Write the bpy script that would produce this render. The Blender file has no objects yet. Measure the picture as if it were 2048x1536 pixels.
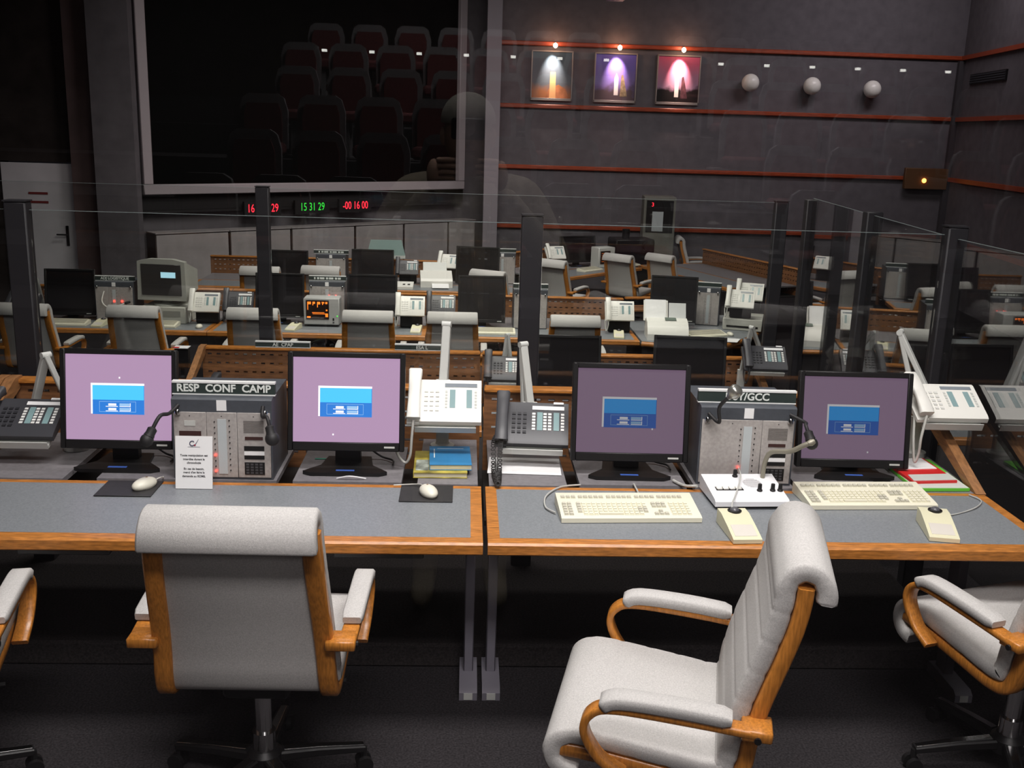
import bpy, math, random
from mathutils import Vector, Matrix
random.seed(7)
SC = bpy.context.scene
COL = SC.collection
R = math.radians

# ------------------------------------------------------------------ camera
FPX, EYE = 2054.0, 2.04            # focal length in pixels of the 2048-wide frame; eye height above the near floor
_y, _p, _a = R(2.8), R(13.9), R(1.8)
FWD = Vector((math.sin(_y)*math.cos(_p), math.cos(_y)*math.cos(_p), -math.sin(_p)))
_r0 = Vector((math.cos(_y), -math.sin(_y), 0)); _u0 = _r0.cross(FWD)
RGT = math.cos(_a)*_r0 + math.sin(_a)*_u0
UPV = -math.sin(_a)*_r0 + math.cos(_a)*_u0
cam_d = bpy.data.cameras.new('camera'); cam_d.sensor_width = 36.0; cam_d.lens = 36.0*FPX/2048
cam_d.clip_start = 0.05; cam_d.clip_end = 200
cam = bpy.data.objects.new('camera', cam_d); COL.objects.link(cam)
m = Matrix((RGT, UPV, -FWD)).transposed().to_4x4(); m.translation = (0, 0, EYE)
cam.matrix_world = m
SC.camera = cam

# ------------------------------------------------------------------ world, lights, exposure
w = bpy.data.worlds.new('world'); SC.world = w; w.use_nodes = True
w.node_tree.nodes['Background'].inputs[0].default_value = (0.55, 0.5, 0.6, 1)
w.node_tree.nodes['Background'].inputs[1].default_value = 0.006
SC.view_settings.view_transform = 'Standard'; SC.view_settings.look = 'None'
SC.view_settings.exposure = 0.0; SC.view_settings.gamma = 1.0
SC.view_settings.use_curve_mapping = False
SC.cycles.use_denoising = True
SC.cycles.transparent_max_bounces = 40
SC.cycles.max_bounces = 8
SC.cycles.caustics_reflective = False; SC.cycles.caustics_refractive = False
SC.cycles.sample_clamp_indirect = 4.0

def area(name, loc, sx, sy, power, col=(1, .95, .88), aim=None, spread=180):
    d = bpy.data.lights.new(name, 'AREA'); d.shape = 'RECTANGLE'; d.size = sx; d.size_y = sy
    d.energy = power; d.color = col; d.spread = R(spread)
    o = bpy.data.objects.new(name, d); COL.objects.link(o); o.location = loc
    if aim is not None:
        o.rotation_euler = (Vector(aim)-Vector(loc)).to_track_quat('-Z', 'Y').to_euler()
    return o
# ceiling luminaires above the near desks, the middle rows, the far rows and the public gallery, plus an added tier fill
area('ceiling_light_near', (0.35, 2.30, 4.7), 2.8, 0.7, 108, (1, .97, .94), (0.35, 3.1, 0.6), 125)
area('gallery_light_front', (0.5, -0.6, 5.0), 3.0, 0.7, 78, (1, .96, .95), (0.4, 3.0, 0.4), 120)
area('tier_sign_fill', (0.0, 5.7, 4.9), 3.6, 0.5, 62, (1, .97, .93), (0.0, 6.6, 0), 110)  # unseen fill lamp added to brighten the signs on the middle tier
area('ceiling_light_middle', (0.1, 8.6, 4.9), 4.2, 0.6, 175, (1, .95, .86), (0.2, 9.9, 0), 120)
area('ceiling_light_far', (0.2, 12.2, 5.0), 5.0, 0.6, 150, (1, .94, .90), (0.0, 14.2, 0), 135)
area('ceiling_light_side', (6.5, 15.0, 5.3), 2.8, 0.6, 50, (1, .92, .96), (5.6, 18.0, 1.5), 150)
area('gallery_light', (1.5, -7.6, 5.6), 7.0, 1.5, 270, (1, .95, .95), (0.5, -7.2, 0), 150)

# ------------------------------------------------------------------ materials
def nd(t, kind, **kw):
    n = t.nodes.new(kind)
    for k, v in kw.items():
        if hasattr(n, k): setattr(n, k, v)
        else: n.inputs[k].default_value = v
    return n
MATS = {}
def M(name, col, rough=.5, metal=0., noise=None, bump=None, emis=None, spec=.5, stretch=None, spot=None):
    """principled material; noise=(scale, amount) mottles the colour, bump=(scale, strength) gives fine relief"""
    if name in MATS: return MATS[name]
    m = bpy.data.materials.new(name); m.use_nodes = True; t = m.node_tree
    b = t.nodes['Principled BSDF']
    b.inputs['Base Color'].default_value = (*col, 1); b.inputs['Roughness'].default_value = rough
    b.inputs['Metallic'].default_value = metal; b.inputs['Specular IOR Level'].default_value = spec
    src = None
    if noise or bump:
        tc = nd(t, 'ShaderNodeTexCoord'); src = tc.outputs['Object']
        if stretch:
            mp = nd(t, 'ShaderNodeMapping'); mp.inputs['Scale'].default_value = stretch
            t.links.new(src, mp.inputs['Vector']); src = mp.outputs[0]
    if noise:
        n = nd(t, 'ShaderNodeTexNoise'); n.inputs['Scale'].default_value = noise[0]; n.inputs['Detail'].default_value = 5
        t.links.new(src, n.inputs['Vector'])
        cr = nd(t, 'ShaderNodeValToRGB'); a = noise[1]
        cr.color_ramp.elements[0].position = .3; cr.color_ramp.elements[1].position = .7
        cr.color_ramp.elements[0].color = (*[c*(1-a) for c in col], 1)
        cr.color_ramp.elements[1].color = (*[min(1, c*(1+a)) for c in col], 1)
        t.links.new(n.outputs['Fac'], cr.inputs[0]); t.links.new(cr.outputs[0], b.inputs['Base Color'])
    if bump:
        n2 = nd(t, 'ShaderNodeTexNoise'); n2.inputs['Scale'].default_value = bump[0]; n2.inputs['Detail'].default_value = 3
        t.links.new(src, n2.inputs['Vector'])
        bp = nd(t, 'ShaderNodeBump'); bp.inputs['Strength'].default_value = bump[1]; bp.inputs['Distance'].default_value = .004
        t.links.new(n2.outputs['Fac'], bp.inputs['Height']); t.links.new(bp.outputs[0], b.inputs['Normal'])
    if emis:
        b.inputs['Emission Color'].default_value = (*emis[1], 1); b.inputs['Emission Strength'].default_value = emis[0]
    MATS[name] = m
    return m

def glass_mat(name, r0, tint):
    m = bpy.data.materials.new(name); m.use_nodes = True; t = m.node_tree; t.nodes.clear()
    out = nd(t, 'ShaderNodeOutputMaterial'); mix = nd(t, 'ShaderNodeMixShader')
    tr = nd(t, 'ShaderNodeBsdfTransparent'); tr.inputs[0].default_value = (*tint, 1)
    gl = nd(t, 'ShaderNodeBsdfGlossy'); gl.inputs['Roughness'].default_value = 0.0; gl.inputs[0].default_value = (1, 1, 1, 1)
    lw = nd(t, 'ShaderNodeLayerWeight'); lw.inputs[0].default_value = .5
    pw = nd(t, 'ShaderNodeMath', operation='POWER'); pw.inputs[1].default_value = 5.0
    mr = nd(t, 'ShaderNodeMath', operation='MULTIPLY_ADD'); mr.inputs[1].default_value = 1-r0; mr.inputs[2].default_value = r0
    t.links.new(lw.outputs['Facing'], pw.inputs[0]); t.links.new(pw.outputs[0], mr.inputs[0])
    t.links.new(mr.outputs[0], mix.inputs[0]); t.links.new(tr.outputs[0], mix.inputs[1]); t.links.new(gl.outputs[0], mix.inputs[2])
    t.links.new(mix.outputs[0], out.inputs[0])
    MATS[name] = m
    return m

WOOD = M('oak_edge', (.46, .175, .035), .38, noise=(22, .38), stretch=(1, 6, 6))
WOODX = M('oak_trim', (.43, .165, .035), .38, noise=(26, .35), stretch=(.6, 5, 5))
BENT = M('bentwood_lacquer', (.50, .19, .032), .3, noise=(30, .28), stretch=(6, 6, .8))
PERF = M('perforated_oak', (.20, .085, .032), .55, noise=(18, .35), stretch=(.6, 4, 4))
LAM = M('grey_laminate', (.21, .225, .24), .42, noise=(160, .16))
SLAB = M('grey_shelf_board', (.20, .19, .20), .5, noise=(60, .12))
BLACKP = M('black_plastic', (.009, .0085, .009), .42, spec=.35)
SOFTBLK = M('soft_black_rubber', (.014, .013, .014), .6)
DARKG = M('charcoal_enamel', (.065, .072, .085), .45, noise=(40, .1))
STEEL = M('brushed_faceplate', (.44, .41, .39), .45, .15, noise=(90, .12))
CHROME = M('chrome', (.72, .72, .72), .16, 1.0)
WHITEP = M('white_plastic', (.80, .79, .74), .38)
PALEP = M('pale_grey_plastic', (.58, .59, .56), .4)
BEIGE = M('aged_beige_plastic', (.72, .69, .49), .45)
CREAM = M('cream_key_plastic', (.78, .75, .60), .45)
KEYG = M('grey_key_plastic', (.55, .53, .44), .5)
FABRIC = M('pale_wool_fabric', (.53, .515, .50), .95, noise=(240, .13), bump=(700, .35), spec=.15)
PAPER = M('white_paper', (.86, .86, .86), .8)
INK = M('black_ink', (.015, .015, .02), .7)
CARPET = M('dark_carpet', (.030, .027, .029), .97, noise=(130, .5), bump=(400, .6), spec=.1)
CARPETB = M('dark_plinth_carpet', (.030, .026, .026), .97, noise=(130, .4), bump=(400, .5), spec=.1)
WALL = M('grey_fabric_wall', (.135, .124, .136), .9, noise=(6, .12), spec=.15)
WALLD = M('dark_wall', (.045, .036, .034), .9, noise=(4, .3), spec=.15)
CEIL = M('dark_ceiling', (.03, .028, .03), .9, noise=(5, .2))
REDW = M('red_stained_rail', (.33, .055, .018), .42, noise=(14, .3), stretch=(.5, 5, 5))
CABW = M('pale_cabinet_laminate', (.36, .33, .33), .55, noise=(5, .12))
SIGNB = M('dark_green_sign_face', (.028, .042, .038), .5)
LETTER = M('white_letter', (.80, .84, .80), .6)
ALU = M('white_sign_strip', (.80, .81, .80), .4)
LED_R = M('red_led', (.3, .01, .01), .3, emis=(9, (1, .03, .02)))
LED_O = M('orange_plasma_text', (.3, .05, .0), .4, emis=(2.4, (1, .20, .02)))
LED_G = M('green_led', (.02, .3, .02), .3, emis=(2.0, (.08, 1, .06)))
LEDTXT_R = M('red_digit', (.3, .01, .01), .4, emis=(3.0, (1, .02, .04)))
LEDTXT_G = M('green_digit', (.02, .3, .02), .4, emis=(.9, (.05, 1, .08)))
GLASS = glass_mat('gallery_glass', .045, (.97, .965, .965))
GLASS2 = glass_mat('partition_glass', .042, (.955, .965, .96))
GLASS3 = glass_mat('side_partition_glass', .20, (.80, .81, .81))

# ------------------------------------------------------------------ mesh helpers
def smooth(pts, n=6):
    """Catmull-Rom through the points"""
    P = [Vector(p) for p in pts]; out = []
    for i in range(len(P)-1):
        p0 = P[max(i-1, 0)]; p1 = P[i]; p2 = P[i+1]; p3 = P[min(i+2, len(P)-1)]
        for k in range(n):
            t = k/n
            out.append(.5*((2*p1)+(-p0+p2)*t+(2*p0-5*p1+4*p2-p3)*t*t+(-p0+3*p1-3*p2+p3)*t**3))
    out.append(P[-1]); return out

class MB:
    def __init__(s): s.v = []; s.f = []; s.m = []; s.T = Matrix()
    def add(s, vs, fs, mi=0):
        o = len(s.v); s.v += [s.T @ Vector(v) for v in vs]
        s.f += [[i+o for i in f] for f in fs]; s.m += [mi]*len(fs); return s
    def box(s, x0, x1, y0, y1, z0, z1, mi=0, b=0.):
        if b <= 0:
            v = [(x, y, z) for z in (z0, z1) for y in (y0, y1) for x in (x0, x1)]
            return s.add(v, [(0, 2, 3, 1), (4, 5, 7, 6), (0, 1, 5, 4), (2, 6, 7, 3), (0, 4, 6, 2), (1, 3, 7, 5)], mi)
        b = min(b, (x1-x0)/2.01, (y1-y0)/2.01, (z1-z0)/2.01)
        X = (x0, x1); Y = (y0, y1); Z = (z0, z1); v = []; idx = {}
        for i in (0, 1):
            for j in (0, 1):
                for k in (0, 1):
                    sx, sy, sz = (1-2*i)*b, (1-2*j)*b, (1-2*k)*b
                    for a in range(3):
                        p = [X[i]+sx, Y[j]+sy, Z[k]+sz]; p[a] = (X[i], Y[j], Z[k])[a]
                        idx[i, j, k, a] = len(v); v.append(p)
        f = []
        q = [(0, 0), (1, 0), (1, 1), (0, 1)]
        for side in (0, 1):
            f.append([idx[side, a, c, 0] for a, c in q]); f.append([idx[a, side, c, 1] for a, c in q]); f.append([idx[a, c, side, 2] for a, c in q])
        for a in (0, 1):
            for c in (0, 1):
                f.append([idx[0, a, c, 1], idx[1, a, c, 1], idx[1, a, c, 2], idx[0, a, c, 2]])
                f.append([idx[a, 0, c, 0], idx[a, 1, c, 0], idx[a, 1, c, 2], idx[a, 0, c, 2]])
                f.append([idx[a, c, 0, 0], idx[a, c, 1, 0], idx[a, c, 1, 1], idx[a, c, 0, 1]])
        for i in (0, 1):
            for j in (0, 1):
                for k in (0, 1): f.append([idx[i, j, k, 0], idx[i, j, k, 1], idx[i, j, k, 2]])
        return s.add(v, f, mi)
    def prism(s, poly, axis, a, b, mi=0):
        """poly: 2-D outline in the two other axes (in x,y,z order), extruded along axis from a to b"""
        def P(q, c):
            if axis == 'x': return (c, q[0], q[1])
            if axis == 'y': return (q[0], c, q[1])
            return (q[0], q[1], c)
        n = len(poly)
        return s.add([P(q, a) for q in poly]+[P(q, b) for q in poly],
                     [list(range(n)), list(range(2*n-1, n-1, -1))]+[(i, (i+1) % n, n+(i+1) % n, n+i) for i in range(n)], mi)
    def tube(s, pts, r, n=8, mi=0):
        P = [Vector(p) for p in pts]; k = len(P)
        rr = r if isinstance(r, (list, tuple)) else [r]*k
        t0 = (P[1]-P[0]).normalized(); a = Vector((0, 0, 1)) if abs(t0.z) < .9 else Vector((1, 0, 0))
        u = t0.cross(a).normalized(); vs = []
        for i in range(k):
            t = (P[min(i+1, k-1)]-P[max(i-1, 0)]).normalized()
            u = (u-t*u.dot(t)).normalized(); w_ = t.cross(u)
            for j in range(n):
                an = 2*math.pi*j/n; vs.append(P[i]+(u*math.cos(an)+w_*math.sin(an))*rr[i])
        fs = [(i*n+j, i*n+(j+1) % n, (i+1)*n+(j+1) % n, (i+1)*n+j) for i in range(k-1) for j in range(n)]
        fs += [list(range(n-1, -1, -1)), list(range((k-1)*n, k*n))]
        return s.add(vs, fs, mi)
    def cyl(s, p0, p1, r0, r1=None, n=14, mi=0):
        return s.tube([p0, p1], [r0, r0 if r1 is None else r1], n, mi)
    def bar(s, pts, wd, th, side, mi=0):
        """flat bar swept along pts: width wd along the fixed vector side, thickness th; wd, th may be lists"""
        P = [Vector(p) for p in pts]; k = len(P); sd = Vector(side).normalized(); vs = []
        W = wd if isinstance(wd, (list, tuple)) else [wd]*k
        T = th if isinstance(th, (list, tuple)) else [th]*k
        for i in range(k):
            t = (P[min(i+1, k-1)]-P[max(i-1, 0)]).normalized(); nn = t.cross(sd).normalized()
            c = min(W[i], T[i])*.16
            for a, bb in ((-1, -1), (1, -1), (1, 1), (-1, 1)):
                e1 = sd*(a*(W[i]/2)); e2 = nn*(bb*(T[i]/2))
                if a*bb > 0: vs += [P[i]+e1-sd*a*0+e2-nn*bb*c, P[i]+e1-sd*a*c+e2]
                else: vs += [P[i]+e1-sd*a*c+e2, P[i]+e1+e2-nn*bb*c]
        n = 8
        fs = [(i*n+j, i*n+(j+1) % n, (i+1)*n+(j+1) % n, (i+1)*n+j) for i in range(k-1) for j in range(n)]
        fs += [list(range(n-1, -1, -1)), list(range((k-1)*n, k*n))]
        return s.add(vs, fs, mi)
    def lathe(s, prof, c=(0, 0, 0), n=20, mi=0):
        c = Vector(c); vs = []; k = len(prof)
        for r_, z in prof:
            for j in range(n):
                a = 2*math.pi*j/n; vs.append(c+Vector((r_*math.cos(a), r_*math.sin(a), z)))
        fs = [(i*n+j, i*n+(j+1) % n, (i+1)*n+(j+1) % n, (i+1)*n+j) for i in range(k-1) for j in range(n)]
        fs += [list(range(n-1, -1, -1)), list(range((k-1)*n, k*n))]
        return s.add(vs, fs, mi)
    def ell(s, c, r, nu=16, nv=10, mi=0):
        c = Vector(c); vs = [c+Vector((0, 0, -r[2]))]
        for i in range(1, nv):
            a = -math.pi/2+math.pi*i/nv
            for j in range(nu):
                b = 2*math.pi*j/nu
                vs.append(c+Vector((r[0]*math.cos(a)*math.cos(b), r[1]*math.cos(a)*math.sin(b), r[2]*math.sin(a))))
        vs.append(c+Vector((0, 0, r[2]))); L = len(vs)-1; fs = []
        for j in range(nu):
            fs.append((0, 1+(j+1) % nu, 1+j)); fs.append((L, L-nu+j, L-nu+(j+1) % nu))
            for i in range(nv-2):
                a = 1+i*nu; fs.append((a+j, a+(j+1) % nu, a+nu+(j+1) % nu, a+nu+j))
        return s.add(vs, fs, mi)
    def quad(s, x0, x1, z0, z1, y, mi=0):
        return s.add([(x0, y, z0), (x1, y, z0), (x1, y, z1), (x0, y, z1)], [(0, 1, 2, 3)], mi)
    def mesh(s, name, mats, ang=38):
        me = bpy.data.meshes.new(name); me.from_pydata([tuple(v) for v in s.v], [], s.f); me.update()
        for q in (mats if isinstance(mats, (list, tuple)) else [mats]): me.materials.append(q)
        import bmesh
        b = bmesh.new(); b.from_mesh(me)
        for i, f in enumerate(b.faces): f.material_index = s.m[i]; f.smooth = ang > 0
        if len(b.faces) > 1: bmesh.ops.recalc_face_normals(b, faces=b.faces)
        b.to_mesh(me); b.free()
        if ang > 0: me.set_sharp_from_angle(angle=R(ang))
        return me
    def build(s, name, mats, parent=None, ang=38, kind=None):
        o = bpy.data.objects.new(name, s.mesh(name, mats, ang)); COL.objects.link(o)
        if parent is not None: o.parent = parent
        if kind: o['kind'] = kind
        return o

def tag(o, label, cat, group=None, kind=None):
    o['label'] = label; o['category'] = cat
    if group: o['group'] = group
    if kind: o['kind'] = kind
    return o
def thing(name, label, cat, loc=(0, 0, 0), rz=0., group=None):
    o = bpy.data.objects.new(name, None); COL.objects.link(o); o.empty_display_size = .05
    o.location = loc; o.rotation_euler = (0, 0, R(rz)); return tag(o, label, cat, group)
def dup(root, loc, rz, label, group=None):
    """copy of a thing with copies of its parts and sub-parts"""
    def cp(o, par):
        c = o.copy(); COL.objects.link(c); c.parent = par
        for ch in list(o.children): cp(ch, c)
        return c
    r_ = root.copy(); COL.objects.link(r_)
    for ch in list(root.children): cp(ch, r_)
    r_.location = loc; r_.rotation_euler = (0, 0, R(rz)); r_['label'] = label
    if group: r_['group'] = group
    elif 'group' in r_: del r_['group']
    return r_
def struct(name, mb, mat, parent=None, ang=0):
    o = mb.build(name, mat, parent, ang); o['kind'] = 'structure'; return o
def inst(name, me, parent, loc=(0, 0, 0), rot=(0, 0, 0)):
    o = bpy.data.objects.new(name, me); COL.objects.link(o); o.parent = parent
    o.location = loc; o.rotation_euler = rot; return o
def at(px, py, X=None, Y=None, Z=None):
    """the point of the place that the ray through a pixel meets at a known X, Y or Z"""
    d = FWD+RGT*((px-1024)/FPX)-UPV*((py-768)/FPX)
    t = (Z-EYE)/d.z if Z is not None else (Y/d.y if Y is not None else X/d.x)
    return Vector((0, 0, EYE))+d*t
_tc = {}
def text(s, size, name, mat, parent, loc, rot=(90, 0, 0), align='CENTER', sx=1., bold=0., depth=.0004):
    """lettering as a thin mesh lying on the face it is printed on"""
    k = (s, size, align, sx, bold, depth, mat.name)
    if k not in _tc:
        c = bpy.data.curves.new('lettering', 'FONT'); c.body = s; c.size = size; c.align_x = align; c.align_y = 'CENTER'
        c.extrude = depth; c.offset = bold; c.resolution_u = 3
        o = bpy.data.objects.new('lettering', c); COL.objects.link(o)
        bpy.context.view_layer.update()
        me = bpy.data.meshes.new_from_object(o.evaluated_get(bpy.context.evaluated_depsgraph_get()))
        bpy.data.objects.remove(o); bpy.data.curves.remove(c)
        me.transform(Matrix.Diagonal((sx, 1, 1, 1))); me.materials.clear(); me.materials.append(mat); _tc[k] = me
    o = inst(name, _tc[k], parent, loc, tuple(R(a) for a in rot)); o['kind'] = 'stuff'; return o

# ------------------------------------------------------------------ the setting
ZL, ZM = -.65, -.44                     # floor of the lower hall, floor of the middle tier
def floor_box(name, x0, x1, y0, y1, z, t=.3, mat=CARPET):
    return struct(name, MB().box(x0, x1, y0, y1, z-t, z), mat)
floor_box('floor_near', -6.6, 6.6, 1.55, 4.62, 0, .9)
floor_box('floor_middle', -6.6, 6.9, 4.62, 7.45, ZM, .5)
floor_box('floor_far', -6.9, 9.2, 7.45, 19.0, ZL)
floor_box('floor_gallery', -7.0, 7.0, -4.5, 1.45, .44, 1.3)
struct('floor_plinth', MB().box(-6.0, 2.0, 3.62, 4.6, .0, .10, b=.01), CARPETB)
struct('ceiling', MB().box(-7.2, 9.4, 1.3, 19.4, 5.6, 5.8), CEIL)
struct('ceiling_gallery', MB().box(-7.2, 9.4, -14, 1.3, 5.8, 6.0), CEIL)
# right back wall with its red rails, seen square on
wb = struct('wall_back', MB().box(.45, 9.3, 18.0, 18.3, ZL, 5.6), WALL)
for z in (3.45, 2.44, 1.43, .42):
    struct('wall_rail', MB().box(.5, 8.42, 17.94, 18.0, z-.035, z+.035, b=.012), REDW, wb)
sw = [(8.42, 18.05), (6.2, 1.5)]
dv = (Vector(sw[1])-Vector(sw[0])).normalized(); nv = Vector((dv.y, -dv.x))
if nv.x < 0: nv = -nv
def along(p0, d, n, a, b, c, e):
    """quad outline: from distance a to b along d, from c to e along n"""
    return [tuple(Vector(p0)+d*a+n*c), tuple(Vector(p0)+d*b+n*c), tuple(Vector(p0)+d*b+n*e), tuple(Vector(p0)+d*a+n*e)]
wr = struct('wall_right', MB().prism(along(sw[0], dv, nv, -.2, 16.6, 0, .25), 'z', ZL, 5.6), WALL)
for z in (3.45, 2.44, 1.43, .42):
    struct('wall_rail', MB().prism(along(sw[0], dv, nv, 0, 15.5, -.05, 0), 'z', z-.035, z+.035), REDW, wr)
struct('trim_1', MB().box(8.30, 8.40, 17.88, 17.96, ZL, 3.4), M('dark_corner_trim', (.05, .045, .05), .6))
# screen wall, running away to the right
S0, S1 = Vector((-4.62, 14.16)), Vector((.50, 18.36))
sd = (S1-S0).normalized(); sn = Vector((-sd.y, sd.x))       # sn points away from the hall
SL = (S1-S0).length
struct('wall_screen', MB().prism(along(S0, sd, sn, 0, SL, .32, .6), 'z', ZL, 5.6), WALL)
struct('wall_left', MB().box(-6.9, -6.6, 1.5, 15, ZL, 5.6), WALLD)
wd_ = struct('wall_door', MB().box(-6.7, -5.36, 14.62, 14.9, 1.42, 5.6).box(-6.7, -6.38, 14.62, 14.9, ZL, 1.42), WALLD)
pl = MB().box(-5.36, -4.98, 14.45, 14.9, ZL, 5.6)
struct('wall_pillar', pl, M('red_brown_pier', (.13, .085, .085), .9, noise=(3, .2)))
struct('wall_pillar_face', MB().box(-4.98, -4.44, 14.25, 14.45, ZL, 5.6), WALL)
struct('wall_pier', MB().box(.28, .52, 17.62, 18.4, ZL, 5.6), M('pale_pier', (.30, .27, .30), .85))
d1 = struct('door_1', MB().box(-6.37, -5.38, 14.60, 14.66, ZL, 1.40, b=.004), M('pale_door_paint', (.86, .83, .88), .6, noise=(3, .08)))
MBh = MB(); MBh.box(-5.55, -5.51, 14.585, 14.6, .28, .56, b=.004).tube([(-5.53, 14.60, .44), (-5.53, 14.54, .44), (-5.66, 14.54, .44)], .011)
MBh.build('door_handle', BLACKP, d1)
MBs = MB().box(-6.02, -5.76, 14.594, 14.6, .98, 1.01).box(-6.02, -5.76, 14.594, 14.6, .86, .89)
MBs.build('door_notice', M('red_notice', (.25, .03, .03), .7), d1)
# gallery: stepped floor, walls
ZG = .44
GROWS = [(3.0-(8.1+1.2*k), .68+.33*k) for k in range(6)]       # back line and floor height of each seat row
for i, (gy, gz) in enumerate(GROWS):
    floor_box('floor_step_%d' % (i+1), -7, 7, gy-.45 if i < 5 else -13, gy+.75 if i else -4.5, gz, gz-.1, M('gallery_carpet', (.04, .037, .04), .95, noise=(80, .3)))
struct('wall_gallery', MB().box(-7.2, 7.2, -13.3, -13, 0, 6), WALLD)
struct('wall_gallery_left', MB().box(-7.2, -7, -13, 1.4, 0, 6), WALLD)
struct('wall_gallery_right', MB().box(7, 7.2, -13, 1.4, 0, 6), WALLD)
# the gallery window: one tall pane between public and control room
wn = struct('window_1', MB().box(-6.5, 6.1, 1.500, 1.512, .0, 5.4), GLASS)
struct('window_sill', MB().box(-6.5, 6.1, 1.44, 1.56, -.2, .03, b=.01), DARKG)

# ------------------------------------------------------------------ builders
def make_chair(label, loc, rz):
    """bentwood swivel armchair; local y is the way it faces"""
    t = thing('swivel_armchair', label, 'chair', loc, rz)
    prof = [(.27, .475), (.18, .470), (.0, .447), (-.11, .433), (-.172, .446), (-.197, .50), (-.207, .57), (-.229, .67), (-.263, .78), (-.289, .87), (-.302, .94), (-.305, .987)]
    sm = smooth([(0, a, b) for a, b in prof], 5)
    hw = lambda z: .260 - .026*max(0, (z-.42)/.56)
    for s in (-1, 1):
        MB().bar([(s*(hw(p.z)-.025), p.y, p.z) for p in sm], .052, .040, (1, 0, 0)).build('side_rail', BENT, t, 50)
    # one upholstered length from under the front edge, over seat and back, to the roll behind the head
    cl = [(.225, .410), (.268, .424), (.292, .457), (.285, .496), (.25, .518)]
    for p in sm:
        if p.z < .955 and p.y < .215:
            i = sm.index(p); tg = (sm[min(i+1, len(sm)-1)]-sm[i-1]).normalized()
            n = Vector((0, -tg.z, tg.y)); n = -n if n.y*1+n.z < 0 else n
            cl.append((p.y+n.y*.047, p.z+n.z*.047))
    cl += [(-.258, .982), (-.272, 1.012), (-.300, 1.027), (-.332, 1.018), (-.350, .994), (-.356, .970), (-.355, .950)]
    cs = smooth([(0, a, b) for a, b in cl], 4)
    d = 0; T = []; Wd = []
    for i, p in enumerate(cs):
        if i: d += (p-cs[i-1]).length
        q = abs(((d % .085)/.085)-.5)*2
        T.append(.050-.005*max(0, (q-.7)*3.3)); Wd.append(2*hw(max(p.z, .42))+(.012 if p.z < .6 else -.004))
    T[0] = T[-1] = .035
    MB().bar(cs, Wd, T, (1, 0, 0)).build('upholstery', FABRIC, t, 60)
    bk = [p for p in sm if p.z > .437 and p.y < -.14]
    MB().bar([(0, p.y, p.z) for p in bk], [2*hw(p.z)-.095 for p in bk], .014, (1, 0, 0)).build('back_lining', FABRIC, t, 60)
    for s in (-1, 1):
        ap = smooth([(s*.288, .10, .455), (s*.294, .165, .50), (s*.300, .205, .575), (s*.300, .190, .626), (s*.300, .13, .647), (s*.298, -.05, .640), (s*.292, -.225, .625)], 5)
        b = MB().bar(ap, .048, .020, (1, 0, 0))
        b.box(min(s*.232, s*.316), max(s*.232, s*.316), -.255, -.18, .609, .639, b=.004)
        fr = b.build('arm_frame', BENT, t, 50)
        pp = smooth([(s*.300, .165, .650), (s*.300, .12, .670), (s*.299, -.03, .667), (s*.296, -.155, .656)], 4)
        n = len(pp); MB().bar(pp, [.052]+[.060]*(n-2)+[.052], [.018]+[.034]*(n-2)+[.020], (1, 0, 0)).build('arm_pad', FABRIC, fr, 60)
        MB().cyl((s*.316, -.22, .617), (s*.322, -.22, .617), .009, n=8).build('bolt', BLACKP, fr)
    MB().box(-.22, .22, .10, .15, .42, .45, b=.006).box(-.22, .22, -.12, -.07, .405, .433, b=.006).build('seat_frame', BENT, t)
    MB().box(-.10, .10, -.10, .12, .36, .42, b=.012).tube([(.08, .03, .35), (.25, .05, .345)], .007).build('tilt_mechanism', BLACKP, t)
    MB().cyl((0, 0, .12), (0, 0, .37), .026).cyl((0, 0, .10), (0, 0, .20), .036).build('column', CHROME, t)
    MB().lathe([(.02, .075), (.055, .08), (.055, .125), (.04, .14), (.02, .142)]).build('hub', BLACKP, t)
    for k in range(5):
        a = R(18+72*k); c, s_ = math.cos(a), math.sin(a)
        lg = MB().bar([(c*.04, s_*.04, .108), (c*.17, s_*.17, .098), (c*.315, s_*.315, .080)], [.05, .042, .036], [.034, .028, .022], (-s_, c, 0)).build('base_leg', BLACKP, t)
        MB().bar([(c*.06, s_*.06, .125), (c*.17, s_*.17, .1135), (c*.312, s_*.312, .0925)], [.026, .024, .02], .004, (-s_, c, 0)).build('leg_strip', CHROME, lg)
        w_ = MB()
        for e in (-1, 1): w_.cyl((c*.315-s_*e*.010, s_*.315+c*e*.010, .026), (c*.315-s_*e*.026, s_*.315+c*e*.026, .026), .026, n=14)
        w_.cyl((c*.315, s_*.315, .03), (c*.315, s_*.315, .08), .010, n=8)
        w_.build('caster', BLACKP, lg)
    return t

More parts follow.
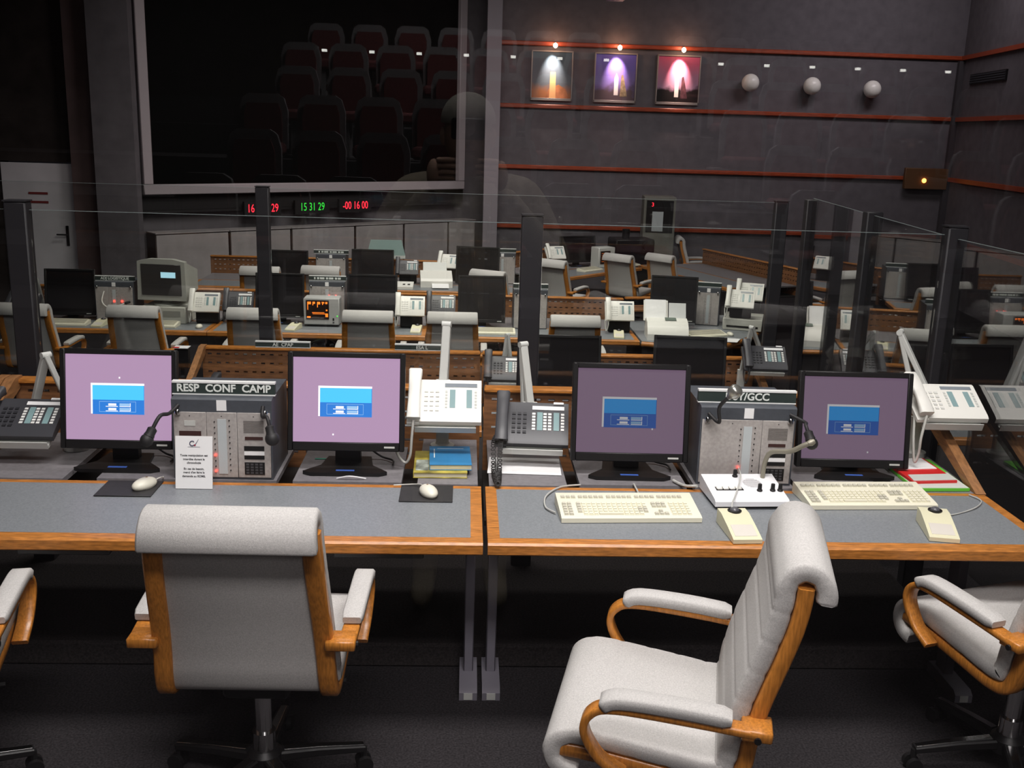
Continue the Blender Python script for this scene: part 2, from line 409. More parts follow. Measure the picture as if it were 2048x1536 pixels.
SCRN_OFF = M('dark_lcd_glass', (.010, .009, .010), .22)
def screen_mats(k, level):
    return [M('screen_mauve_%s' % k, (.02, .02, .02), .35, emis=(level, (.55, .355, .56))),
            M('screen_white_%s' % k, (.02, .02, .02), .35, emis=(level*1.5, (.92, .92, .95))),
            M('screen_cyan_%s' % k, (.02, .02, .02), .35, emis=(level*(1.5 if k == 'bright' else 1.6), (.06, .52, .93) if k == 'bright' else (.01, .36, .92))),
            M('screen_blue_%s' % k, (.02, .02, .02), .35, emis=(level*(1.1 if k == 'bright' else 1.15), (.02, .24, .82) if k == 'bright' else (.005, .15, .72))),
            M('screen_pale_%s' % k, (.02, .02, .02), .35, emis=(level*1.2, (.35, .62, .95)))]
def make_monitor(label, loc, rz, lit=None, w=.405, h=.325, lift=.108, tilt=9, cat='monitor', base=True, cursor=None, group=None):
    """flat panel on a neck and a flared foot; origin on the desk under the neck, screen towards -y"""
    t = thing('flat_monitor', label, cat, loc, rz, group)
    TT = Matrix.Translation((0, -.03, lift+h/2)) @ Matrix.Rotation(R(-tilt), 4, 'X')
    b = MB(); b.T = TT
    e, bt = .020, .034
    x1, z1 = w/2, h/2
    b.box(-x1-e, x1+e, .012, .034, -z1-bt, z1+e, b=.005)
    b.box(-x1-e, -x1, 0, .014, -z1-bt, z1+e, b=.003).box(x1, x1+e, 0, .014, -z1-bt, z1+e, b=.003)
    b.box(-x1-.001, x1+.001, 0, .014, z1, z1+e, b=.003).box(-x1-.001, x1+.001, 0, .014, -z1-bt, -z1, b=.003)
    b.box(-x1*.62, x1*.62, .03, .062, -z1*.65, z1*.7, b=.012)
    b.build('housing', BLACKP, t)
    s = MB(); s.T = TT; s.quad(-x1, x1, -z1, z1, .0085)
    if lit:
        lv = {'bright': .92, 'dim': .27}[lit]
        mm = screen_mats(lit, lv)
        sc = s.build('screen', mm[0], t, 0)
        q = MB(); q.T = TT; y = .0078
        u = lambda a: -x1+a*w; v = lambda a: z1-a*h
        q.quad(u(.235), u(.74), v(.695), v(.335), y, 1)
        q.quad(u(.252), u(.74), v(.70), v(.36), y-.0004, 3); q.quad(u(.252), u(.735), v(.53), v(.36), y-.0008, 2)
        q.quad(u(.315), u(.66), v(.552), v(.548), y-.0008, 4); q.quad(u(.315), u(.66), v(.672), v(.668), y-.0008, 4)
        q.quad(u(.315), u(.318), v(.672), v(.548), y-.0008, 4); q.quad(u(.657), u(.66), v(.672), v(.548), y-.0008, 4)
        for r_ in (.585, .638):
            q.quad(u(.40), u(.475), v(r_+.013), v(r_-.013), y-.0008, 1); q.quad(u(.375), u(.49), v(r_+.026), v(r_+.018), y-.0008, 1)
            q.quad(u(.505), u(.60), v(r_+.015), v(r_-.015), y-.0008, 4); q.quad(u(.505), u(.61), v(r_+.026), v(r_+.018), y-.0008, 1)
            q.quad(u(.603), u(.61), v(r_+.02), v(r_-.018), y-.0008, 1)
        if cursor: q.quad(u(cursor[0]), u(cursor[0]+.014), v(cursor[1]+.02), v(cursor[1]), y-.0008, 1)
        q.build('login_window', mm, sc, 0)
    else:
        s.build('screen', SCRN_OFF, t, 0)
    g = MB(); g.T = TT; g.box(x1*.72, x1*.92, -.0006, .0005, -z1-bt*.6, -z1-bt*.4).build('badge', PALEP, t, 0)
    if base:
        MB().prism([(-.05, 0), (.05, 0), (.045, lift+h*.4), (-.045, lift+h*.4)], 'y', .012, .05).build('neck', BLACKP, t)
        f = MB().prism([(-.13, -.115), (.13, -.115), (.16, -.095), (.10, -.02), (.085, .09), (-.085, .09), (-.10, -.02), (-.16, -.095)], 'z', 0, .014)
        f.build('foot', BLACKP, t)
        if lit: MB().tube(smooth([(.02, .075, lift+.04), (.06, .11, .06), (.12, .105, .012), (.17, .06, .010), (.175, .0, .010)], 6), .004, 6).build('power_lead', SOFTBLK, t, 60)
        MB().box(-.035, .035, -.095, -.080, .014, .0147).build('foot_badge', M('blue_badge', (.05, .12, .45), .5), t, 0)
    return t

def gooseneck(parent, pts, head_r=.017, neck=.007, ball=False, mat=SOFTBLK, hmat=None):
    s = smooth(pts, 6)
    nk = MB().tube(s, neck, 8).build('microphone_neck', mat, parent, 60)
    e = s[-1]; dr = (s[-1]-s[-2]).normalized()
    h = MB()
    if ball:
        h.tube([e-dr*.014, e-dr*.008, e+dr*.010, e+dr*.020], [.009, .017, .017, .020], 12)
        h.T = Matrix.Translation(e+dr*.036); h.ell((0, 0, 0), (head_r, head_r, head_r), 14, 10); h.T = Matrix()
    else:
        h.tube([e-dr*.006, e+dr*.006, e+dr*.02, e+dr*.045, e+dr*.052], [.008, .014, head_r, head_r, head_r*.7], 14)
    h.build('microphone_head', hmat or SOFTBLK, nk, 50)
    return nk

def make_intercom(label, loc, rz, sign, leds=(), goose=(), blank_left=False, w=.365, h=.31, dep=.32, size=.030, sgn_w=None, small=False, keypad=True):
    """station box: dark cover, steel face plates, name sign on top; origin under its front-centre, front towards -y"""
    t = thing('intercom_station', label, 'intercom', loc, rz)
    a = w/2
    MB().prism([(0, 0), (dep, 0), (dep, h), (.012, h), (0, h-.006)], 'x', -a, a).build('cover', DARKG, t)
    top = h-.052
    cuts = [-a+.006, -a+.006+(w-.012)*.34, -a+.006+(w-.012)*.655, a-.006]
    if blank_left: cuts = [-a+.006, -a+.006+(w-.012)*.655, a-.006]
    for i in range(len(cuts)-1):
        p = MB().box(cuts[i]+.0008, cuts[i+1]-.0008, -.004, .001, .008, top, b=.001).build('face_plate', STEEL, t)
        for sx_ in (cuts[i]+cuts[i+1],):
            MB().cyl((sx_/2, -.0045, top-.014), (sx_/2, -.0036, top-.014), .0022, n=6).build('screw', BLACKP, p)
    MB().box(-.018, .018, -.0012, .001, top+.006, h-.006).build('inventory_sticker', PAPER, t, 0)
    xm = -a+.006+(w-.012)*.50
    st = MB().box(xm-.016, xm+.016, -.0062, -.0036, .022, top-.025)
    st.build('label_strip', M('frosted_label_strip', (.50, .54, .55), .5), t, 0)
    dn = MB(); n = 10
    for i in range(n):
        z = .03+(top-.065)*i/(n-1)
        for sx_ in (-.027, .027): dn.cyl((xm+sx_, -.007, z+(.006 if sx_ > 0 else 0)), (xm+sx_, -.0036, z+(.006 if sx_ > 0 else 0)), .0024, n=6)
    dn.build('push_buttons', BLACKP, t, kind='stuff')
    for (lx, lz, lr) in leds:
        MB().ell((lx, -.008, lz), (lr, lr*.8, lr), 8, 6).build('indicator_lamp', LED_R, t)
    x2 = cuts[-2]; x3 = cuts[-1]; c = (x2+x3)/2; hw_ = (x3-x2)*.27
    if not small:
        g = MB()
        for i in range(8): g.box(c-hw_-.004, c+hw_+.004, -.0052, -.0036, top-.075+i*.006, top-.0715+i*.006)
        g.build('speaker_grille', M('grille_grey', (.17, .155, .145), .6), t, 0)
        MB().box(c-hw_, c+hw_, -.006, -.0036, top-.103, top-.091).build('display_slot', M('dark_red_window', (.05, .02, .018), .25), t, 0)
        MB().box(c-hw_-.004, c+hw_+.004, -.006, -.0036, top-.145, top-.127).build('display_window', BLACKP, t, 0)
        MB().box(c-hw_-.004, c+hw_+.004, -.0065, -.0036, top-.162, top-.147).build('name_strip', PAPER, t, 0)
        MB().box(c-hw_-.004, c+hw_+.004, -.006, -.0036, top-.178, top-.164).build('display_window', BLACKP, t, 0)
        if keypad:
            kp = MB().box(c-hw_-.004, c+hw_+.004, -.006, -.0036, .02, .068).build('keypad', BLACKP, t, 0)
            kk = MB()
            for i in range(4):
                for j in range(4): kk.box(c-hw_+.002+i*(2*hw_)/4, c-hw_+.002+i*(2*hw_)/4+hw_*.32, -.0075, -.0058, .024+j*.011, .031+j*.011)
            kk.build('keys', M('charcoal_keys', (.06, .06, .065), .5), kp, 0, kind='stuff')
        if not blank_left:
            cl = (cuts[0]+cuts[1])/2
            MB().box(cl-.02, cl+.02, -.0055, -.0036, top-.052, top-.032).build('serial_plate', M('plate_grey', (.55, .56, .53), .5), t, 0)
            MB().box(cl-.04, cl+.04, -.0055, -.0036, top-.09, top-.072).build('display_window', M('dark_red_window', (.05, .02, .018), .25), t, 0)
    for sx_ in (-1, 1):
        MB().lathe([(.004, 0), (.010, .0), (.010, .016), (.007, .020)], n=12).build('microphone_socket', CHROME, t).location = (sx_*(a-.024), -.008, top-.008)
    # name sign on a little aluminium holder
    sw_ = sgn_w or w+.012; b2 = sw_/2
    sg = MB().box(-b2, b2, .045, .062, h+.006, h+.046, b=.001).build('name_sign', SIGNB, t)
    MB().box(-b2, b2, .043, .066, h+.046, h+.053).box(-b2, b2, .043, .064, h+.0015, h+.006).build('sign_holder', ALU, sg, 0)
    if sign == '~':            # pale marks, too small in the photo to be read
        q = MB()
        for i in range(9): q.box(-b2*.72+i*b2*.16, -b2*.72+i*b2*.16+b2*(.08+.04*(i % 3)), .0438, .0449, h+.016, h+.036)
        q.build('faded_marks', LETTER, sg, 0, kind='stuff')
    elif sign: text(sign, size, 'lettering', LETTER, sg, (0, .0444, h+.0265), bold=.0011)
    for gp in goose: gooseneck(t, *gp[:1], **gp[1])
    return t

def make_phone(label, kind, loc, rz, tilt=32, group=None, cord='loop', back=False, cord_pts=None):
    """desk telephone tipped towards its user; origin at the middle of its underside"""
    t = thing('desk_telephone', label, 'telephone', loc, rz, group)
    TT = Matrix.Rotation(R(tilt), 4, 'X')
    black = kind == 'black'
    bm = M('graphite_phone', (.045, .045, .052), .42) if black else (WHITEP if kind == 'white' else PALEP)
    b = MB(); b.T = TT
    b.prism([(-.10, .004), (.10, .004), (.10, .048), (.085, .052), (-.085, .030), (-.10, .024)], 'x', -.098, .145)
    b.prism([(-.105, .004), (.10, .004), (.10, .038), (-.105, .018)], 'x', -.145, -.098)
    b.build('body', bm, t, 30)
    hs = MB(); hs.T = TT
    hp = smooth([(-.118, -.105, .048), (-.118, -.07, .064), (-.118, 0, .076), (-.118, .07, .082), (-.118, .115, .074)], 4)
    n = len(hp); hs.bar(hp, [.044+.010*abs(2*i/(n-1)-1) for i in range(n)], [.024+.016*abs(2*i/(n-1)-1)**2 for i in range(n)], (1, 0, 0))
    hd = hs.build('handset', bm, t, 60)
    zf = lambda y: .030+(y+.085)/.17*.022
    k = MB(); k.T = TT
    for i in range(3):
        for j in range(5):
            y = -.055+j*.022; x = -.080+i*.022; k.box(x, x+.014, y, y+.012, zf(y)-.002, zf(y)+.004)
    k.build('keypad', M('phone_keys_dark', (.016, .016, .02), .5) if black else M('phone_keys_pale', (.66, .66, .63), .5), t, 0, kind='stuff')
    wk = MB(); wk.T = TT
    for x in ((.0, .045, .064, .115) if black else (.002, .118)):
        for j in range(6):
            y = -.038+j*.0145; wk.box(x, x+(.013 if black else .009), y, y+.0105, zf(y)-.002, zf(y)+.0025)
    wk.build('memory_keys', M('white_label_keys', (.78, .78, .75), .5) if black else PALEP, t, 0, kind='stuff')
    for x in (.020, .086):
        lc = MB(); lc.T = TT
        y0, y1 = -.038, .048; lc.prism([(y0, zf(y0)-.002), (y1, zf(y1)-.002), (y1, zf(y1)+.0012), (y0, zf(y0)+.0012)], 'x', x, x+.022)
        lc.build('label_window', M('teal_label_window', (.22, .34, .35), .3) if kind != 'pale' else M('slate_label_window', (.16, .19, .22), .3), t, 0)
    d = MB(); d.T = TT; y0, y1 = .060, .078
    d.prism([(y0, zf(y0)-.002), (y1, zf(y1)-.002), (y1, zf(y1)+.0015), (y0, zf(y0)+.0015)], 'x', .0, .128)
    d.build('display', PAPER if kind == 'black' else M('grey_lcd', (.20, .23, .26), .3), t, 0)
    if black:
        e = MB(); e.T = TT; e.box(.085, .125, .088, .098, .050, .056).build('extension_label', PAPER, t, 0)
    p0 = TT @ Vector((-.118, -.112, .046)); p1 = TT @ Vector((-.14, -.06, .012))
    if cord_pts: mid = [Vector(q) for q in cord_pts]
    else: mid = [p0+Vector((.0, -.012, -.05)), p0+Vector((-.015, 0, -.11)), p1+Vector((-.004, -.02, -.06))]
    path = smooth([p0]+mid+[p1], 14)
    if cord == 'coil':
        hl = []
        for i, q in enumerate(smooth([p0]+mid+[p1], 60)):
            an = i*.6; hl.append(q+Vector((math.cos(an)*.0085, math.sin(an)*.004, math.sin(an)*.0075+.002)))
        MB().tube(hl, .0024, 5).build('coiled_cord', SOFTBLK, t, 60)
    elif cord == 'loop':
        MB().tube(path, .0055, 7).build('handset_cord', SOFTBLK if black else M('cord_grey', (.55, .55, .51), .5), t, 60)
    return t

def make_stand(label, base, apex, hand, tilt, rz=0, group=None, w=.034, tray_w=.21):
    """folding telephone arm: clamp foot and post on the desk, arm up to an elbow, arm down to the tray"""
    base, apex, hand = Vector(base), Vector(apex), Vector(hand)
    t = thing('phone_stand', label, 'phone stand', base, 0, group)
    A = apex-base; Hh = hand-base
    MB().lathe([(.03, 0), (.05, 0), (.05, .018), (.03, .024), (.028, .03)], n=18).build('clamp_foot', PALEP, t)
    ph = max(.13, min(.17, Hh.z*.9))
    MB().bar([(0, 0, .02), (0, 0, ph)], .052, .034, (1, 0, 0)).build('post', PALEP, t)
    d = A.copy(); d.z = 0; d = d.normalized() if d.length > .02 else Vector((0, 1, 0)); sv = Vector((0, 0, 1)).cross(d)
    MB().bar([(0, 0, ph-.02), tuple(A*.5+Vector((0, 0, ph*.5))), tuple(A)], w, .02, sv).build('lower_arm', PALEP, t)
    Tm = Matrix.Rotation(R(rz), 4, 'Z') @ Matrix.Rotation(R(tilt), 4, 'X'); Hh0 = Hh; Hh = Hh+Tm @ Vector((0, .145, -.004))
    d2 = Hh-A; d2.z = 0; d2 = d2.normalized() if d2.length > .02 else Vector((0, -1, 0)); sv2 = Vector((0, 0, 1)).cross(d2)
    up = MB().bar([tuple(A), tuple(A*.5+Hh*.5), tuple(Hh)], w, .02, sv2)
    up.cyl(A-sv2*w*.55, A+sv2*w*.55, .013, n=12); up.build('upper_arm', PALEP, t)
    Hh = Hh0
    tr = MB(); tr.T = Matrix.Translation(Hh) @ Matrix.Rotation(R(rz), 4, 'Z') @ Matrix.Rotation(R(tilt), 4, 'X')
    tr.box(-tray_w/2, tray_w/2+.03, -.095, .07, -.016, .007, b=.004).box(-.03, .03, .06, .155, -.016, .004, b=.003).box(-tray_w/2, tray_w/2+.03, -.116, -.112, -.016, .014).box(-tray_w/2, tray_w/2+.03, -.114, -.094, -.016, -.004)
    tr.build('tray', PALEP, t)
    br = MB().box(Hh.x-.04, Hh.x+.04, Hh.y-.055, Hh.y-.015, Hh.z-.065, Hh.z-.045, b=.004).tube([(Hh.x+.025, Hh.y-.05, Hh.z-.055), (Hh.x+.06, Hh.y-.07, Hh.z-.06)], .006)
    br.build('tray_lever', PALEP, t)
    return t
def phone_on_arm(pl, sl, kind, hand, base, apex, tilt, rz=0, cord='loop', cord_pts=None, group=None):
    make_stand(sl, base, apex, hand, tilt, rz)
    M_ = Matrix.Rotation(R(rz), 4, 'Z') @ Matrix.Rotation(R(tilt), 4, 'X')
    p = Vector(hand)+M_ @ Vector((.01, .0, .0075))
    return make_phone(pl, kind, p, rz, tilt, cord=cord, cord_pts=cord_pts)

KEYM = MB().prism([(-.0078, -.0078), (.0078, -.0078), (.0078, .0078), (-.0078, .0078)], 'z', 0, .004).prism([(-.0062, -.0058), (.0062, -.0058), (.0062, .0068), (-.0062, .0068)], 'z', .004, .0075)
KEY_C = KEYM.mesh('key', CREAM, 0); KEY_G = KEYM.mesh('key', KEYG, 0)
def make_keyboard(label, loc, rz, keys=True, group=None, w=.475, d=.19):
    t = thing('keyboard', label, 'keyboard', loc, rz, group)
    a = w/2
    MB().prism([(-d/2, 0), (d/2, 0), (d/2, .040), (d/2-.01, .042), (-d/2+.012, .020), (-d/2, .016)], 'x', -a, a).build('case', CREAM, t, 30)
    zf = lambda y: .020+(y+d/2-.012)/(d-.022)*.022
    sl = math.atan2(.022, d-.022)
    def key(x, y, g=False): inst('key', KEY_G if g else KEY_C, t, (x, y, zf(y)-.0015), (sl, 0, 0))
    if keys:
        p = .0178
        for i in range(22):
            x = -a+.022+i*p*1.05+(i > 2)*.006+(i > 7)*.008+(i > 12)*.008+(i > 16)*.006
            if x < a-.015: key(x, d/2-.042, True)
        y0 = -d/2+.026
        for j in range(5):
            y = y0+j*p
            for i in (0, 1): key(-a+.020+i*p, y, True)
            for i in range(14):
                if j == 0 and (i in (0, 13) or 4 <= i <= 8): continue
                key(-a+.070+i*p, y, i > 11 and j in (1, 2) or i == 0)
            for i in range(3):
                if j in (0, 3, 4) or (j == 1 and i == 1): key(-a+.336+i*p, y, True)
            for i in range(4): key(-a+.398+i*p, y, False)
        MB().box(-a+.070+4*p-.007, -a+.070+8*p+.007, y0-.0075, y0+.0075, zf(y0)-.001, zf(y0)+.006).build('space_bar', CREAM, t)
    else:
        k = MB()
        for j in range(5):
            y = -d/2+.03+j*.026; k.box(-a+.02, a-.02, y, y+.018, zf(y)-.001, zf(y)+.006)
        k.build('key_rows', KEYG, t, 0, kind='stuff')
    return t

def make_pointer(label, loc, rz, group=None):
    """beige wedge-shaped pointing device with a black thumb ball at its high end"""
    t = thing('pointing_device', label, 'trackball', loc, rz, group)
    MB().prism([(-.095, 0), (.10, 0), (.10, .050), (.055, .050), (-.02, .034), (-.075, .020), (-.095, .014)], 'x', -.049, .049).build('case', BEIGE, t, 30)
    MB().prism([(-.078, .018), (-.078, .0205), (-.022, .0352), (-.012, .0352), (-.012, .03)], 'x', -.038, .038).build('palm_plate', M('pale_button_plate', (.66, .62, .56), .5), t, 30)
    rg = MB().lathe([(.022, .049), (.024, .049), (.024, .054), (.019, .056), (.018, .052)], (.003, .072, 0), 20).build('ball_ring', BLACKP, t)
    MB().ell((.003, .072, .052), (.017, .017, .013), 16, 8).build('ball', M('grey_ball', (.09, .09, .10), .25), rg, 60)
    return t
def make_mouse(label, loc, rz, cord=None):
    t = thing('mouse', label, 'mouse', loc, rz)
    b = MB().ell((0, 0, .012), (.031, .054, .024), 20, 12)
    b.v = [Vector((v.x, v.y, max(v.z, 0))) for v in b.v]
    b.build('shell', M('cream_mouse_plastic', (.76, .74, .63), .4), t, 60)
    MB().ell((0, .012, .0355), (.004, .005, .002), 8, 6).build('logo', M('brown_print', (.25, .16, .1), .5), t)
    if cord: MB().tube(smooth(cord, 8), .0024, 6).build('cord', M('mouse_cord', (.60, .59, .54), .5), t, 60)
    return t

def perf(mb, x0, x1, z0, z1, y, t=.018, px=.0605, pz=.0625, hw_=.014, hh=.0065, mi=0):
    """board pierced by rows of slots"""
    rows = []; z = z1-.036
    while z > z0+.02: rows.append(z); z -= pz
    n = int((x1-x0-.03)/px); off = ((x1-x0)-(n-1)*px)/2
    prev = z1
    for z in rows:
        mb.box(x0, x1, y, y+t, z+hh, prev, mi)
        xs = x0
        for i in range(n):
            c = x0+off+i*px; mb.box(xs, c-hw_, y, y+t, z-hh, z+hh, mi); xs = c+hw_
        mb.box(xs, x1, y, y+t, z-hh, z+hh, mi); prev = z-hh
    mb.box(x0, x1, y, y+t, z0, prev, mi)

def make_desk(label, x0, x1, y0, zf, slabs=(), legs=(), wings=(), dep=.55, dpt=1.15, wood=WOOD, panel=True, trays=()):
    """console desk: laminate worktop with wooden edging, equipment shelf behind, pierced board with a wooden rail at the back"""
    t = thing('console_desk', label, 'desk', ((x0+x1)/2, y0, zf)); cx = (x0+x1)/2
    a, b = x0-cx, x1-cx; z = .74
    MB().box(a+.04, b-.04, .05, dep-.03, z-.035, z).build('worktop', LAM, t)
    e = MB(); e.T = Matrix()
    e.prism([(0, z-.038), (.012, z-.046), (.052, z-.046), (.052, z-.0004), (.008, z-.0004), (0, z-.007)], 'x', a, b)
    e.build('front_edging', wood, t, 25)
    MB().box(a, a+.042, .052, dep-.001, z-.04, z-.0004).build('side_edging', wood, t); MB().box(b-.042, b, .052, dep-.001, z-.04, z-.0004).build('side_edging', wood, t)
    MB().box(a+.042, b-.042, dep-.032, dep, z-.04, z-.0004).build('back_edging', wood, t)
    MB().box(a, b, dep+.004, dpt, z-.16, z-.14).build('well_tray', M('well_black', (.02, .018, .018), .7), t)
    for (s0, s1, f0, f1, dz) in slabs:
        mb = MB().prism([(s0-cx, f0), (s1-cx, f0), (s1-cx, f1), (s0-cx, f1)], 'z', z-.02+dz, z+dz)
        mb.build('shelf_board', SLAB, t)
    if panel:
        pb = MB(); perf(pb, a, b, z-.14, z+.215, dpt); pb.build('pierced_board', PERF, t, 0)
        MB().box(a, b, dpt-.022, dpt+.045, z+.212, z+.232, b=.006).build('top_rail', wood, t)
    for lx in legs:
        lg = MB().box(lx-cx-.018, lx-cx+.018, .42, .50, .04, z-.04, b=.004).build('leg', M('grey_leg_enamel', (.20, .19, .225), .45), t)
        MB().prism([(.29, 0), (.95, 0), (.95, .05), (.31, .045), (.29, .03)], 'x', lx-cx-.033, lx-cx+.033).build('foot', M('grey_leg_enamel', (.20, .19, .225), .45), lg)
        MB().box(lx-cx-.016, lx-cx+.016, .287, .2925, .004, .03).build('foot_cap', PALEP, lg)
    for (tx0, tx1) in trays:
        MB().box(tx0-cx, tx1-cx, .10, .42, z-.10, z-.075, b=.004).box(tx0-cx+.03, tx0-cx+.06, .15, .40, z-.08, z-.036).box(tx1-cx-.06, tx1-cx-.03, .15, .40, z-.08, z-.036).build('keyboard_tray', M('tray_grey', (.055, .06, .065), .45), t)
    for wp in wings:      # sloping wooden end board: outline in y,z at x
        MB().prism([(p[0], p[1]) for p in wp[1]], 'x', wp[0]-cx-.02, wp[0]-cx+.02).build('end_board', M('brown_end_board', (.30, .14, .055), .45, noise=(20, .3), stretch=(4, .6, 4)), t)
    return t

# ------------------------------------------------------------------ near row: desks
Z0 = .7412
wing = [(.535, .742), (.62, .742), (1.168, .942), (1.168, .982), (1.10, .982)]
make_desk('grey console desk under the notice card and the two bright screens', -1.87, .074, 3.095, 0,
          [(-1.84, -1.47, .565, 1.14, 0), (-1.35, -.69, .575, 1.10, 0), (-.63, -.225, .575, 1.02, 0), (-.165, .062, .565, 1.14, 0)],
          legs=(.040,), wings=[(-1.865, wing)], trays=((-1.45, -1.15), (-.42, -.12)))
make_desk('grey console desk carrying two long cream keyboards', .090, 2.0, 3.095, 0,
          [(.105, .40, .565, 1.14, 0), (.45, .86, .585, 1.04, 0), (.89, 1.275, .575, 1.10, 0), (1.295, 1.62, .585, 1.10, 0), (1.69, 1.985, .55, 1.14, 0)],
          legs=(.124, 1.90), wings=[(1.985, wing)])
make_desk('grey console desk beyond the joint beside the black telephone on its arm', -3.83, -1.89, 3.095, 0,
          [(-3.8, -1.91, .565, 1.14, 0)], legs=(-1.93,), wings=[(-1.91, wing)])

# screens
make_monitor('bright mauve login screen left of the box signed RESP CONF CAMP', (-1.302, 3.845, Z0), 0, 'bright', w=.395, lift=.108, cursor=(.5, .26))
make_monitor('bright mauve login screen between the RESP CONF CAMP box and white telephone', (-.445, 3.845, Z0), 0, 'bright', lift=.114, cursor=(.37, .90))
make_monitor('dim purple login screen above the keyboard beside the black telephone', (.652, 3.845, Z0), -1.2, 'dim', lift=.090, w=.418, h=.328, cursor=(.70, .70))
make_monitor('dim purple login screen beside the red and green folders', (1.553, 3.885, Z0), -1.5, 'dim', lift=.066, w=.412, h=.328, cursor=(.64, .90))

# intercom stations
L1 = Vector((-.885, 3.68, Z0))
def loc_(px, py, Y, L): return tuple(at(px, py, Y=Y)-L)
make_intercom('dark intercom station with name sign RESP CONF CAMP', L1, 0, 'RESP  CONF  CAMP', leds=[(-.027, .095, .0042), (-.027, .033, .0042)], size=.040, goose=[
    ([(-.155, -.006, .285), (-.175, -.05, .265), loc_(320, 832, 3.56, L1), loc_(303, 862, 3.53, L1)], dict(ball=True, head_r=.024)),
    ([(.152, -.006, .285), (.155, -.035, .255), loc_(534, 835, 3.60, L1), loc_(540, 858, 3.585, L1)], dict(ball=True, head_r=.026))])
L2 = Vector((1.083, 3.705, Z0))
make_intercom('dark intercom station with name sign ending in GCC', L2, -1, 'DSY/GCC', leds=[(-.027, .072, .0042)], blank_left=True, size=.040, goose=[
    ([(-.155, -.006, .283), (-.125, -.055, .262), loc_(1440, 815, 3.60, L2), loc_(1460, 794, 3.57, L2)], dict(head_r=.025, hmat=M('mesh_microphone_head', (.42, .42, .38), .3, .8))),
    ([(.155, -.006, .285), (.20, -.05, .268), loc_(1612, 850, 3.60, L2), loc_(1618, 868, 3.58, L2)], dict(ball=True, head_r=.023))])

# telephones on folding arms
phone_on_arm('white desk telephone above the blue and yellow books', 'pale folding arm standing behind the books', 'white',
             (-.082, 3.95, .958), (-.082, 4.10, Z0), (-.072, 4.13, 1.262), 33,
             cord_pts=[(-.124, -.118, -.10), (-.130, -.11, -.17), (-.150, -.10, -.203), (-.185, -.08, -.16), (-.180, -.05, -.07)])
phone_on_arm('black desk telephone above the blank white paper', 'pale folding arm behind the blank white paper', 'black',
             (.268, 3.95, .872), (.262, 4.10, Z0), (.243, 4.13, 1.185), 32, -4, cord='coil',
             cord_pts=[(-.120, -.125, -.05), (-.120, -.17, -.118), (-.117, -.26, -.122), (-.118, -.335, -.122), (-.134, -.27, -.120), (-.142, -.16, -.112), (-.148, -.10, -.04)])
phone_on_arm('black desk telephone left of the brightest screens, by the desk joint', 'pale folding arm bent like a tent over the black telephone', 'black',
             (-1.705, 3.90, .868), (-1.548, 4.02, Z0), (-1.622, 3.97, 1.135), 23, 0)
phone_on_arm('white desk telephone over the red and green folders', 'pale folding arm rising beside the end board', 'white',
             (1.945, 3.97, .985), (1.93, 4.12, Z0), (1.835, 4.18, 1.262), 22, 0,
             cord_pts=[(-.134, -.13, -.09), (-.132, -.12, -.16), (-.140, -.11, -.195), (-.150, -.10, -.11)])

# things on the worktops
make_keyboard('long cream keyboard beside the black telephone cord', (.585, 3.385, Z0+.001), 2.5, w=.49)
make_keyboard('long cream keyboard in front of the dim screen by the folders', (1.495, 3.545, Z0+.001), 2.5, w=.48)
make_pointer('beige pointing device in front of the white control box', (.940, 3.212, Z0+.001), 3)
make_pointer('beige pointing device near the desk end', (1.640, 3.245, Z0+.001), -11)
def cable(name, label, pts, r, mat, n=8):
    p = Vector(pts[0]); mb = MB().tube([q for q in smooth(pts, n)], r, 6)
    o = mb.build(name, mat, None, 60); tag(o, label, 'cable'); return o
CORD = M('grey_cord', (.50, .50, .47), .55)
def dz(px, py, z=.004): 
    q = at(px, py, Z=Z0+z); return (q.x, q.y, Z0+z)
cable('device_cord', 'thin pale cord from the pointing device over the control box', [(.938, 3.31, .785), (.945, 3.34, .80), (.985, 3.45, .79), (1.03, 3.56, .822), (1.045, 3.66, .826)], .0026, CORD)
cable('device_cord', 'thin pale cord looping beside the end board', [(1.672, 3.352, .780), (1.76, 3.40, .7455), (1.88, 3.47, .7455), (1.945, 3.55, .7455), (1.93, 3.615, .7455)], .0026, CORD)
cable('data_cable', 'pale cord curling round the corner of the keyboard', [(.330, 3.36, .748), (.300, 3.42, .746), (.31, 3.53, .746), (.37, 3.63, .746), (.45, 3.66, .746)], .0035, CORD)
cable('data_cable', 'short pale cord from keyboard up to the dim screen', [(.640, 3.492, .765), (.652, 3.56, .755), (.656, 3.68, .7455)], .0038, CORD)
cable('audio_cord', 'pale cord leaving the side of the white control box', [(.885, 3.62, .762), (.85, 3.655, .750), (.83, 3.685, .7485), (.815, 3.72, .7485)], .006, CORD)
t = thing('talkback_box', 'white control box with four black knobs', 'control box', (1.040, 3.538, Z0), 3)
MB().prism([(-.105, .012), (.105, .012), (.105, .062), (.098, .066), (-.095, .036), (-.105, .030)], 'x', -.137, .137).build('case', M('white_enamel', (.82, .82, .84), .35), t, 30)
MB().box(-.12, .12, -.085, .09, 0, .012).build('rubber_base', SOFTBLK, t)
zc = lambda y: .036+(y+.095)/.193*.030
sl = math.atan2(.030, .193)
for i in range(4):
    inst('push_button', MB().box(-.011, .011, -.010, .010, -.002, .004, b=.002).mesh('push_button', WHITEP), t, (-.098+i*.024, -.012, zc(-.012)+.001), (sl, 0, 0))
bb = MB()
for i in range(5): bb.box(-.112+i*.024, -.108+i*.024, -.028, .005, zc(-.012)-.001, zc(-.012)+.0018)
bb.box(-.112, -.010, -.029, -.0245, zc(-.025)-.001, zc(-.025)+.0016).build('button_frame', BLACKP, t, 0)
